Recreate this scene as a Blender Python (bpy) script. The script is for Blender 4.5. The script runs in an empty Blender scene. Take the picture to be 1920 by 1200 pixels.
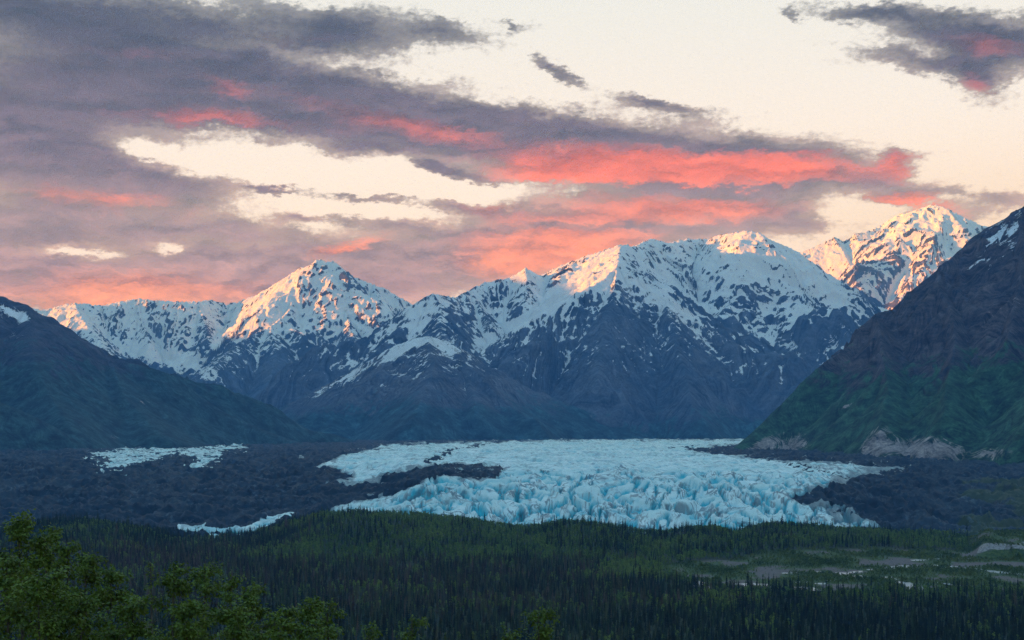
import bpy, math, random
import numpy as np
from mathutils import Vector

SC = bpy.context.scene
F, HOR, CX = 2667.0, 805.0, 960.0          # focal length and horizon row of the photograph, in its pixels


def at(px, py, Y):
    """the point of the place that lies Y metres ahead in the direction of that pixel"""
    return ((px - CX) / F * Y, Y, (HOR - py) / F * Y)


# ------------------------------------------------------------------ camera
cam_d = bpy.data.cameras.new('camera')
cam = bpy.data.objects.new('camera', cam_d)
SC.collection.objects.link(cam)
cam.location = (0, 0, 0)
cam.rotation_euler = (math.radians(90), 0, 0)
cam_d.sensor_width = 36
cam_d.lens = 36 * F / 1920
cam_d.shift_y = (HOR - 600) / 1920
cam_d.clip_start = 0.5
cam_d.clip_end = 120000
SC.camera = cam

# ------------------------------------------------------------------ render settings
SC.render.engine = 'CYCLES'
SC.view_settings.view_transform = 'Standard'
SC.view_settings.look = 'None'
SC.view_settings.exposure = 1.3
SC.view_settings.gamma = 1.0
SC.view_settings.use_curve_mapping = False
SC.cycles.use_denoising = True
SC.cycles.denoiser = 'OPENIMAGEDENOISE'
SC.cycles.denoising_input_passes = 'RGB_ALBEDO_NORMAL'
SC.cycles.denoising_prefilter = 'NONE'
SC.cycles.max_bounces = 4
SC.cycles.diffuse_bounces = 2
SC.cycles.glossy_bounces = 2
SC.cycles.transmission_bounces = 2
SC.cycles.volume_bounces = 0
SC.cycles.use_adaptive_sampling = True
SC.cycles.adaptive_threshold = 0.006

SUN_EL = math.radians(3.0)
SUN_AZ = math.radians(-98)                # measured from the view direction, negative to the left
HAZE_DENSITY = 4.1e-5
HAZE_COLOR = (0.13, 0.43, 1.0)


# ------------------------------------------------------------------ node expression helper
class E:
    """a float socket with arithmetic"""
    def __init__(self, nt, s):
        self.nt, self.s = nt, s

    def _m(self, op, *a, clamp=False):
        n = self.nt.nodes.new('ShaderNodeMath')
        n.operation = op
        n.use_clamp = clamp
        for i, v in enumerate((self,) + a):
            if isinstance(v, E):
                self.nt.links.new(v.s, n.inputs[i])
            else:
                n.inputs[i].default_value = v
        return E(self.nt, n.outputs[0])

    def __add__(self, o): return self._m('ADD', o)
    __radd__ = __add__
    def __sub__(self, o): return self._m('SUBTRACT', o)
    def __rsub__(self, o): return (self * -1.0) + o
    def __mul__(self, o): return self._m('MULTIPLY', o)
    __rmul__ = __mul__
    def __truediv__(self, o): return self._m('DIVIDE', o)
    def pw(self, o): return self._m('POWER', o)
    def exp(self): return self._m('EXPONENT')
    def abs(self): return self._m('ABSOLUTE')
    def max(self, o): return self._m('MAXIMUM', o)
    def min(self, o): return self._m('MINIMUM', o)
    def clamp(self): return self._m('ADD', 0.0, clamp=True)

    def smooth(self, a, b, lo=0.0, hi=1.0):
        n = self.nt.nodes.new('ShaderNodeMapRange')
        n.interpolation_type = 'SMOOTHSTEP'
        self.nt.links.new(self.s, n.inputs['Value'])
        n.inputs['From Min'].default_value = a
        n.inputs['From Max'].default_value = b
        n.inputs['To Min'].default_value = lo
        n.inputs['To Max'].default_value = hi
        return E(self.nt, n.outputs['Result'])

    def lin(self, a, b, lo=0.0, hi=1.0):
        n = self.nt.nodes.new('ShaderNodeMapRange')
        self.nt.links.new(self.s, n.inputs['Value'])
        n.inputs['From Min'].default_value = a
        n.inputs['From Max'].default_value = b
        n.inputs['To Min'].default_value = lo
        n.inputs['To Max'].default_value = hi
        return E(self.nt, n.outputs['Result'])


def mixc(nt, f, a, b, mode='MIX'):
    n = nt.nodes.new('ShaderNodeMix')
    n.data_type = 'RGBA'
    n.blend_type = mode
    for idx, v in ((0, f), (6, a), (7, b)):
        if isinstance(v, E):
            nt.links.new(v.s, n.inputs[idx])
        elif isinstance(v, bpy.types.NodeSocket):
            nt.links.new(v, n.inputs[idx])
        elif idx == 0:
            n.inputs[idx].default_value = v
        else:
            n.inputs[idx].default_value = (*v[:3], 1)
    return n.outputs[2]


def noise_n(nt, vec, scale, detail=4, rough=0.55, dist=0.0, typ='FBM'):
    n = nt.nodes.new('ShaderNodeTexNoise')
    n.noise_type = typ
    n.normalize = True if typ == 'FBM' else False
    if vec is not None:
        nt.links.new(vec, n.inputs['Vector'])
    n.inputs['Scale'].default_value = scale
    n.inputs['Detail'].default_value = detail
    n.inputs['Roughness'].default_value = rough
    n.inputs['Distortion'].default_value = dist
    return n


def mapping(nt, vec, loc=(0, 0, 0), rot=(0, 0, 0), scale=(1, 1, 1), typ='POINT'):
    n = nt.nodes.new('ShaderNodeMapping')
    n.vector_type = typ
    nt.links.new(vec, n.inputs['Vector'])
    if typ != 'VECTOR' and typ != 'NORMAL':
        n.inputs['Location'].default_value = loc
    n.inputs['Rotation'].default_value = rot
    n.inputs['Scale'].default_value = scale
    return n.outputs[0]


def combine(nt, x, y, z=None):
    n = nt.nodes.new('ShaderNodeCombineXYZ')
    for i, v in enumerate((x, y, z)):
        if isinstance(v, E):
            nt.links.new(v.s, n.inputs[i])
        elif v is not None:
            n.inputs[i].default_value = v
    return n.outputs[0]


def ramp(nt, fac, stops, interp='LINEAR'):
    n = nt.nodes.new('ShaderNodeValToRGB')
    n.color_ramp.interpolation = interp
    els = n.color_ramp.elements
    while len(els) < len(stops):
        els.new(0.5)
    for e, (p, c) in zip(els, stops):
        e.position = p
        e.color = (*c[:3], 1)
    nt.links.new(fac.s, n.inputs[0])
    return n.outputs[0]


def srgb(r, g, b):
    f = lambda c: (c / 255 / 12.92) if c <= 10 else ((c / 255 + 0.055) / 1.055) ** 2.4
    return (f(r), f(g), f(b))


# ------------------------------------------------------------------ sky: dawn gradient and cloud banks by compass direction and height
def build_world():
    w = bpy.data.worlds.new('World')
    SC.world = w
    w.use_nodes = True
    nt = w.node_tree
    nt.nodes.clear()
    tc = nt.nodes.new('ShaderNodeTexCoord')
    sep = nt.nodes.new('ShaderNodeSeparateXYZ')
    nt.links.new(tc.outputs['Generated'], sep.inputs[0])
    dx, dy, dz = (E(nt, sep.outputs[i]) for i in range(3))
    az = dx._m('ARCTAN2', dy) * (180 / math.pi)            # degrees to the right of the valley axis
    el = dz._m('ARCSINE') * (180 / math.pi)                # degrees above the horizon
    # turbulence of the cloud outlines (flattened: the banks are seen edge on)
    p3 = combine(nt, az, el * 2.2, dz * 3.0)
    wn = noise_n(nt, p3, 0.42, 6, 0.62)
    wsep = nt.nodes.new('ShaderNodeSeparateXYZ')
    nt.links.new(wn.outputs['Color'], wsep.inputs[0])
    wx, wy = E(nt, wsep.outputs[0]), E(nt, wsep.outputs[1])
    wn2 = noise_n(nt, p3, 2.6, 5, 0.62)
    wsep2 = nt.nodes.new('ShaderNodeSeparateXYZ')
    nt.links.new(wn2.outputs['Color'], wsep2.inputs[0])
    vx, vy = E(nt, wsep2.outputs[0]), E(nt, wsep2.outputs[1])
    u = az + (wx - 0.5) * 2.6 + (vx - 0.5) * 0.9
    v = el + (wy - 0.5) * 1.3 + (vy - 0.5) * 0.55
    uv = combine(nt, u, v, 0.0)

    last = [None]                                          # each bank waits for the one before it: keeps the shader's stack small

    def blob(px, py, rx, ry, rot=0.0, amp=1.0):
        src = uv
        if last[0] is not None:
            q = nt.nodes.new('ShaderNodeVectorMath')
            q.operation = 'MULTIPLY_ADD'
            nt.links.new(last[0].s, q.inputs[0])
            q.inputs[1].default_value = (1e-9, 1e-9, 0)
            nt.links.new(uv, q.inputs[2])
            src = q.outputs[0]
        a = math.atan((px - CX) / F)
        b = math.atan((HOR - py) / F * math.cos(a))
        k = 180 / math.pi
        m = mapping(nt, src, (a * k, b * k, 0), (0, 0, math.radians(-rot)), (rx / F * k, ry / F * k, 1), 'TEXTURE')
        d = nt.nodes.new('ShaderNodeVectorMath')
        d.operation = 'DOT_PRODUCT'
        nt.links.new(m, d.inputs[0])
        nt.links.new(m, d.inputs[1])
        return (E(nt, d.outputs['Value']) * -1.0).exp() * amp

    def total(lst):
        s = None
        for b in lst:
            e = blob(*b)
            s = e if s is None else s + e
            last[0] = s
        return s

    banks = [
        (150, 20, 560, 50, 1, 1.25), (640, 50, 110, 34, 8, 0.75), (815, 60, 75, 26, 12, 0.75), (610, 88, 90, 18, 0, .45),
        (60, 175, 560, 95, 3, 1.3), (480, 185, 330, 66, 9, 1.2), (800, 225, 250, 50, 9, 1.1), (1040, 255, 220, 42, 8, .95),
        (120, 320, 290, 66, 4, 1.25), (330, 352, 120, 26, 6, .7), (120, 425, 360, 48, 2, 1.15), (430, 435, 140, 22, 2, .6),
        (40, 250, 160, 40, 0, .7), (450, 130, 260, 40, 6, .6),
        (1220, 300, 300, 62, 4, 1.35), (1460, 318, 190, 46, 6, 1.1), (1660, 322, 60, 30, -14, .75), (1692, 296, 30, 22, 0, .75),
        (1290, 405, 270, 50, 1, 1.25), (1480, 420, 90, 26, 10, .7), (1000, 420, 160, 34, 0, .8), (1050, 470, 240, 50, 0, 1.2),
        (780, 490, 230, 46, 0, 1.1), (520, 480, 180, 26, 0, .85), (260, 540, 330, 62, 0, 1.2), (20, 500, 110, 60, 0, 1.0), (640, 540, 300, 40, 0, .8),
        (880, 330, 70, 14, 6, 1.15), (830, 318, 36, 11, 12, 1.15), (690, 375, 140, 9, 4, 1.15), (880, 393, 60, 13, 6, 1.15), (560, 407, 42, 8, 0, 1.15),
        (770, 427, 110, 14, 4, .85), (650, 410, 40, 10, 0, .6), (505, 355, 34, 6, 4, 1.15), (700, 280, 60, 10, 8, .5),
        (1050, 135, 52, 13, 38, 1.15), (945, 52, 18, 8, 20, .65), (1230, 198, 75, 11, 14, 1.15), (1500, 30, 22, 8, 40, .6),
        (1640, 22, 130, 15, 6, .9), (1790, 60, 150, 34, 12, 1.2), (1900, 80, 90, 50, 0, 1.1), (1740, 115, 140, 24, 10, .9), (1840, 150, 60, 34, 40, .9),
        (1680, 375, 60, 14, -5, .9), (1790, 360, 110, 12, 6, .65), (1900, 372, 50, 16, 0, .7), (1800, 400, 110, 20, 0, .8),
    ]
    holes = [
        (560, 312, 290, 32, 7, -1.0), (310, 298, 110, 24, 14, -.95), (430, 452, 130, 9, 0, -.5), (700, 345, 200, 12, 3, -.5), (820, 350, 120, 30, 0, -.5), (125, 470, 80, 11, 0, -1.35), (335, 468, 40, 9, 0, -1.2), (640, 388, 200, 14, 3, -.45), (50, 515, 30, 8, 0, -.5),
        (430, 250, 230, 9, 2, -.4), (1600, 395, 80, 22, 8, -.6), (1560, 440, 30, 14, 0, -.5), (560, 105, 160, 12, 6, -.35),
        (1760, 95, 60, 9, 12, -.45),
    ]
    cov = total(banks) + total(holes)
    # the clouds outside the photographed part of the sky are of the same broken, streaky kind
    layer = mapping(nt, tc.outputs['Generated'], scale=(1.0, 1.0, 4.0))
    lay = E(nt, noise_n(nt, layer, 2.3, 5, 0.55).outputs['Fac'])
    outside = (az.abs().smooth(20, 30) + el.smooth(18.5, 25)).clamp()
    cov = cov + outside * (lay.smooth(0.54, 0.70) * 0.85)
    tex = mapping(nt, combine(nt, u, v, 0.0), (3, 7, 0), (0, 0, math.radians(4)), (0.38, 1.35, 1))
    fb = E(nt, noise_n(nt, tex, 1.0, 8, 0.62).outputs['Fac'])
    fine = E(nt, noise_n(nt, combine(nt, az, el * 1.6, 0.0), 3.4, 5, 0.6).outputs['Fac'])
    c = cov + (fb - 0.5) * 1.6 + (fine - 0.5) * 0.75
    alpha = c.smooth(0.24, 0.78)
    thick = c.smooth(0.5, 1.5)

    # clear sky
    e1 = el.lin(0, 60).clamp()
    clear = ramp(nt, e1, [(0.0, srgb(250, 210, 180)), (0.10, (1.10, 1.0, 1.08)), (0.17, (1.06, 1.0, 1.08)), (0.29, (.88, .94, 1.02)),
                          (0.40, (.56, .78, .98)), (0.65, (.36, .68, 1.04)), (1.0, (.32, .66, 1.08))])
    # away from the dawn side the sky is a dusky blue
    away = az.abs().smooth(38, 100) * el.smooth(60, 20)
    clear = mixc(nt, away * 0.8, clear, ramp(nt, e1, [(0.0, (.11, .19, .36)), (0.3, (.15, .32, .62)), (1.0, (.30, .62, 1.04))]))
    warm_r = az.smooth(4, 20) * el.smooth(13, 5)
    clear = mixc(nt, warm_r * 0.55, clear, srgb(240, 208, 166))
    sky = nt.nodes.new('ShaderNodeTexSky')
    sky.sky_type = 'NISHITA'
    sky.sun_disc = False
    sky.sun_elevation = SUN_EL
    sky.sun_rotation = SUN_AZ
    sky.altitude = 600
    sky.air_density, sky.dust_density, sky.ozone_density = 1.0, 1.5, 1.0
    nis = nt.nodes.new('ShaderNodeVectorMath')
    nis.operation = 'SCALE'
    nt.links.new(sky.outputs[0], nis.inputs[0])
    nis.inputs['Scale'].default_value = 0.06
    clear = mixc(nt, 0.12, clear, nis.outputs[0])

    # cloud colours: mauve-grey banks, the lower ones lilac, with salmon undersides caught by the low sun
    cold = ramp(nt, el.lin(3, 18).clamp(), [(0.0, srgb(196, 152, 150)), (0.22, srgb(172, 142, 150)), (0.5, srgb(120, 100, 118)), (0.8, srgb(82, 76, 93)), (1.0, srgb(68, 73, 88))])
    edge = ramp(nt, el.lin(3, 18).clamp(), [(0.0, srgb(214, 178, 168)), (0.5, srgb(178, 160, 162)), (1.0, srgb(130, 138, 146))])
    cold = mixc(nt, thick, edge, cold)
    shade = (fb * 0.55 + fine * 0.25 + wy * 0.35 - 0.08).lin(0.3, 0.7, 0.68, 1.32)
    pink_l = [
        (1100, 325, 150, 34, 2, .8), (1190, 318, 250, 40, 2, 1.05), (1440, 315, 190, 34, 4, 1.1), (1290, 392, 190, 24, 0, 1.0), (1280, 357, 260, 9, 2, -.8), (1330, 265, 260, 16, 6, -.5), (1130, 425, 200, 8, 0, -.5), (800, 205, 260, 14, 10, -.4), (1060, 450, 200, 50, 0, 1.15), (1000, 500, 160, 30, 0, .9),
        (1690, 300, 40, 26, 0, .7), (1680, 378, 70, 14, 0, .9), (1740, 400, 70, 24, 0, .9), (655, 466, 62, 13, -12, 1.2),
        (270, 545, 230, 40, 0, 1.05), (120, 585, 250, 30, 0, .6), (180, 372, 170, 20, 2, .8), (420, 168, 60, 20, 14, .55), (400, 222, 170, 16, 2, .75),
        (800, 238, 170, 26, 6, .7), (620, 190, 150, 22, 10, .3), (250, 100, 150, 12, 2, .35), (1850, 85, 70, 22, 10, .65), (1840, 165, 60, 24, 30, .6), (900, 392, 50, 12, 0, .5),
        (520, 75, 90, 10, 0, .35),
    ]
    pk = total(pink_l) + (fb - 0.5) * 1.0 + (wy - 0.5) * 0.4
    pk = (pk * c.smooth(0.35, 0.8)).smooth(0.15, 1.35) * 0.92
    hot = ramp(nt, el.lin(3, 16).clamp(), [(0.0, srgb(255, 182, 126)), (0.3, srgb(255, 150, 98)), (0.55, srgb(246, 116, 74)), (0.75, srgb(210, 100, 86)), (1.0, srgb(174, 94, 96))])
    cloud = mixc(nt, pk, cold, hot)
    tex2 = mapping(nt, combine(nt, u + 0.22, v - 0.30, 0.0), (3, 7, 0), (0, 0, math.radians(4)), (0.38, 1.35, 1))
    fb2 = E(nt, noise_n(nt, tex2, 1.0, 6, 0.62).outputs['Fac'])
    shade = (shade + (fb - fb2) * 1.1).max(0.5)
    m = nt.nodes.new('ShaderNodeVectorMath')
    m.operation = 'SCALE'
    nt.links.new(cloud, m.inputs[0])
    nt.links.new(shade.s, m.inputs['Scale'])
    col = mixc(nt, alpha, clear, m.outputs[0])
    # below the horizon: the same dim air
    col = mixc(nt, el.smooth(-1.0, -6.0), col, srgb(96, 110, 130))
    bg = nt.nodes.new('ShaderNodeBackground')
    bg.inputs['Strength'].default_value = 0.45
    nt.links.new(col, bg.inputs['Color'])
    out = nt.nodes.new('ShaderNodeOutputWorld')
    nt.links.new(bg.outputs[0], out.inputs[0])
    w.cycles.sampling_method = 'MANUAL'
    w.cycles.sample_map_resolution = 512


build_world()

sun_d = bpy.data.lights.new('sun', 'SUN')
sun_d.energy = 5.0
sun_d.angle = math.radians(0.5)
sun_d.color = (1.0, 0.43, 0.04)
sun = bpy.data.objects.new('sun', sun_d)
SC.collection.objects.link(sun)
to_sun = Vector((math.sin(SUN_AZ) * math.cos(SUN_EL), math.cos(SUN_AZ) * math.cos(SUN_EL), math.sin(SUN_EL)))
sun.rotation_euler = to_sun.to_track_quat('Z', 'Y').to_euler()


# ------------------------------------------------------------------ numeric noise
def _h(ix, iy, seed):
    h = (ix.astype(np.uint32) * np.uint32(374761393) + iy.astype(np.uint32) * np.uint32(668265263) + np.uint32((seed * 974711 + 1013904223) & 0xffffffff))
    h = (h ^ (h >> np.uint32(13))) * np.uint32(1274126177)
    return h ^ (h >> np.uint32(16))


_ANG = np.arange(256) * (2 * math.pi / 256)
_GX, _GY = np.cos(_ANG).astype(np.float32), np.sin(_ANG).astype(np.float32)


def perlin(x, y, seed=0):
    x = np.asarray(x, np.float32)
    y = np.asarray(y, np.float32)
    x0, y0 = np.floor(x), np.floor(y)
    fx, fy = x - x0, y - y0
    ix, iy = x0.astype(np.int32), y0.astype(np.int32)
    ux, uy = fx * fx * fx * (fx * (fx * 6 - 15) + 10), fy * fy * fy * (fy * (fy * 6 - 15) + 10)

    def g(a, b):
        k = _h(ix + a, iy + b, seed) & np.uint32(255)
        return _GX[k] * (fx - a) + _GY[k] * (fy - b)
    n0 = g(0, 0) * (1 - ux) + g(1, 0) * ux
    n1 = g(0, 1) * (1 - ux) + g(1, 1) * ux
    return (n0 * (1 - uy) + n1 * uy) * 1.5


def fbm(x, y, octv=5, seed=0, gain=0.5, lac=2.03):
    s, a, f = 0.0, 1.0, 1.0
    for i in range(octv):
        s = s + a * perlin(x * f, y * f, seed + i * 17)
        a *= gain
        f *= lac
    return s


def ridged(x, y, octv=5, seed=0, gain=0.5, lac=2.03):
    s, a, f = 0.0, 1.0, 1.0
    for i in range(octv):
        s = s + a * (1 - 2 * np.abs(perlin(x * f, y * f, seed + i * 31)))
        a *= gain
        f *= lac
    return s


def sstep(x, a, b):
    a, b = np.float32(a) if np.isscalar(a) else a, np.float32(b) if np.isscalar(b) else b
    t = np.clip((x - a) / (b - a), 0, 1)
    return t * t * (3 - 2 * t)


def boxblur(z, r):
    r = int(max(1, r))
    for ax in (0, 1):
        p = np.pad(z, [(r + 1, r) if i == ax else (0, 0) for i in (0, 1)], mode='edge')
        c = np.cumsum(p, axis=ax, dtype=np.float64)
        n = 2 * r + 1
        z = ((c[n:] - c[:-n]) if ax == 0 else (c[:, n:] - c[:, :-n])) / n
    return z.astype(np.float32)


def poly_mask(px, py, pts, soft=0.0):
    """signed distance (inside positive) to a polygon"""
    pts = np.asarray(pts, np.float32)
    inside = np.zeros(px.shape, bool)
    d = np.full(px.shape, 1e9, np.float32)
    n = len(pts)
    for i in range(n):
        x1, y1 = pts[i]
        x2, y2 = pts[(i + 1) % n]
        cond = ((y1 > py) != (y2 > py))
        inside ^= cond & (px < (x2 - x1) * (py - y1) / ((y2 - y1) + 1e-9) + x1)
        L = (x2 - x1) ** 2 + (y2 - y1) ** 2 + 1e-9
        t = np.clip(((px - x1) * (x2 - x1) + (py - y1) * (y2 - y1)) / L, 0, 1)
        d = np.minimum(d, np.hypot(px - x1 - t * (x2 - x1), py - y1 - t * (y2 - y1)))
    return np.where(inside, d, -d)


# ------------------------------------------------------------------ mesh helpers
def link(name, me, parent=None, mats=()):
    o = bpy.data.objects.new(name, me)
    SC.collection.objects.link(o)
    for m in mats:
        if m.name not in [x.name for x in me.materials]:
            me.materials.append(m)
    if parent is not None:
        o.parent = parent
    return o


def np_mesh(name, verts, faces, smooth=True, attrs=None):
    """verts (n,3); faces (m,4) or (m,3)"""
    me = bpy.data.meshes.new(name)
    verts = np.ascontiguousarray(verts, np.float32)
    faces = np.ascontiguousarray(faces, np.int32)
    n, k = faces.shape
    me.vertices.add(len(verts))
    me.vertices.foreach_set('co', verts.ravel())
    me.loops.add(n * k)
    me.loops.foreach_set('vertex_index', faces.ravel())
    me.polygons.add(n)
    me.polygons.foreach_set('loop_start', np.arange(n, dtype=np.int32) * k)
    me.polygons.foreach_set('loop_total', np.full(n, k, np.int32))
    me.polygons.foreach_set('use_smooth', np.full(n, smooth, bool))
    for nm, v in (attrs or {}).items():
        a = me.attributes.new(nm, 'FLOAT', 'POINT')
        a.data.foreach_set('value', np.ascontiguousarray(v, np.float32).ravel())
    me.update(calc_edges=True)
    return me


def grid_faces(ny, nx):
    i = np.arange(ny * nx, dtype=np.int32).reshape(ny, nx)
    return np.stack([i[:-1, :-1], i[:-1, 1:], i[1:, 1:], i[1:, :-1]], -1).reshape(-1, 4)


def grid_mesh(name, X, Y, Z, attrs=None, keep=None):
    ny, nx = X.shape
    f = grid_faces(ny, nx)
    if keep is not None:
        kf = keep.ravel()[f].any(axis=1)
        f = f[kf]
    used = np.zeros(ny * nx, bool)
    used[f.ravel()] = True
    remap = np.cumsum(used) - 1
    v = np.stack([X, Y, Z], -1).reshape(-1, 3)[used]
    at_ = {k: a.ravel()[used] for k, a in (attrs or {}).items()}
    return np_mesh(name, v, remap[f], True, at_)


# ------------------------------------------------------------------ material helpers
def new_mat(name):
    m = bpy.data.materials.new(name)
    m.use_nodes = True
    nt = m.node_tree
    for n in list(nt.nodes):
        if n.type != 'OUTPUT_MATERIAL' and n.type != 'BSDF_PRINCIPLED':
            nt.nodes.remove(n)
    b = next(n for n in nt.nodes if n.type == 'BSDF_PRINCIPLED')
    b.inputs['Roughness'].default_value = 0.9
    b.inputs['Specular IOR Level'].default_value = 0.15
    return m, nt, b


def attr(nt, name, typ='GEOMETRY'):
    n = nt.nodes.new('ShaderNodeAttribute')
    n.attribute_type = typ
    n.attribute_name = name
    return E(nt, n.outputs['Fac'])


def setc(nt, b, col):
    nt.links.new(col, b.inputs['Base Color'])


def bump(nt, b, height, strength, dist):
    n = nt.nodes.new('ShaderNodeBump')
    n.inputs['Strength'].default_value = strength
    n.inputs['Distance'].default_value = dist
    nt.links.new(height.s, n.inputs['Height'])
    nt.links.new(n.outputs[0], b.inputs['Normal'])


def mat_mountain(name, rock=(0.034, 0.058, 0.100), rock2=(0.080, 0.100, 0.140), veg=(0.019, 0.056, 0.076), snow=(0.70, 0.75, 0.80), cell=1.0, streak=(26.0, 340.0), scree=(0.24, 0.21, 0.2)):  # default rock and plant colours are blued to carry part of the haze
    m, nt, b = new_mat(name)
    g = nt.nodes.new('ShaderNodeNewGeometry')
    pos = g.outputs['Position']
    n1 = E(nt, noise_n(nt, pos, 0.012 / cell, 6, 0.65).outputs['Fac'])
    n2 = E(nt, noise_n(nt, pos, 0.0025 / cell, 5, 0.6).outputs['Fac'])
    st = mapping(nt, pos, rot=(0.5, 0.3, 0.2), scale=(0.35, 0.35, 1.6))
    n3 = E(nt, noise_n(nt, st, 0.012 / cell, 5, 0.65).outputs['Fac'])
    n4 = E(nt, noise_n(nt, pos, 0.055 / cell, 4, 0.7).outputs['Fac'])
    fl = combine(nt, attr(nt, 'across') * (1 / streak[0]), attr(nt, 'down') * (1 / streak[1]), 0.0)
    n5 = E(nt, noise_n(nt, fl, 1.0, 6, 0.68, 0.6).outputs['Fac'])
    base = mixc(nt, (n3 * 0.6 + n2 * 0.6 + (n5 - .5) * .5).smooth(0.42, 0.78), rock, rock2)
    v = (attr(nt, 'veg') + (n2 - 0.5) * 1.9 + (n1 - 0.5) * 1.3 + (n5 - .5) * 1.4).smooth(0.30, 0.70)
    vc = mixc(nt, n1.smooth(0.35, 0.65), tuple(c * 0.6 for c in veg), tuple(c * 1.5 for c in veg))
    base = mixc(nt, v, base, vc)
    s2 = (attr(nt, 'scree') + (n1 - 0.5) * 1.2 + (n3 - 0.5) * 0.8 + (n5 - .5) * 1.8).smooth(0.42, 0.7)
    base = mixc(nt, s2, base, mixc(nt, n3.smooth(.35, .65), tuple(c * 0.7 for c in scree), tuple(c * 1.15 for c in scree)))
    vs = nt.nodes.new('ShaderNodeVectorMath')
    vs.operation = 'SCALE'
    nt.links.new(base, vs.inputs[0])
    nt.links.new(((n5 - .5) * 3.4 + (n4 - .5) * 2.4 + (n1 - .5) * 1.2 + 1.0).max(.22).s, vs.inputs['Scale'])  # light and dark streaks in the colour make up for faint relief shading
    base = vs.outputs[0]
    s = (attr(nt, 'snow') + (n4 - 0.5) * 1.3 + (n5 - 0.5) * 3.0).smooth(-0.07, 0.07)
    base = mixc(nt, s, base, snow)
    setc(nt, b, base)
    bump(nt, b, n1 + n3 * 0.6 + n5 * 0.9 + n4 * .4 - s * 0.3, 0.75, 16.0 * cell)
    return m


# ------------------------------------------------------------------ mountains from ridge lines
def subdiv(pts, step=260, jag=10.0, rng=None):
    out = [pts[0]]
    for a, b in zip(pts[:-1], pts[1:]):
        a, b = np.array(a, float), np.array(b, float)
        L = np.hypot(*(b - a)[:2])
        n = max(1, int(round(L / step)))
        for k in range(1, n + 1):
            p = a + (b - a) * k / n
            if k < n and rng is not None:
                p[:2] += rng.normal(0, 0.06 * step, 2)
                p[2] += rng.normal(0, jag)
            out.append(tuple(p))
    return out


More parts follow.
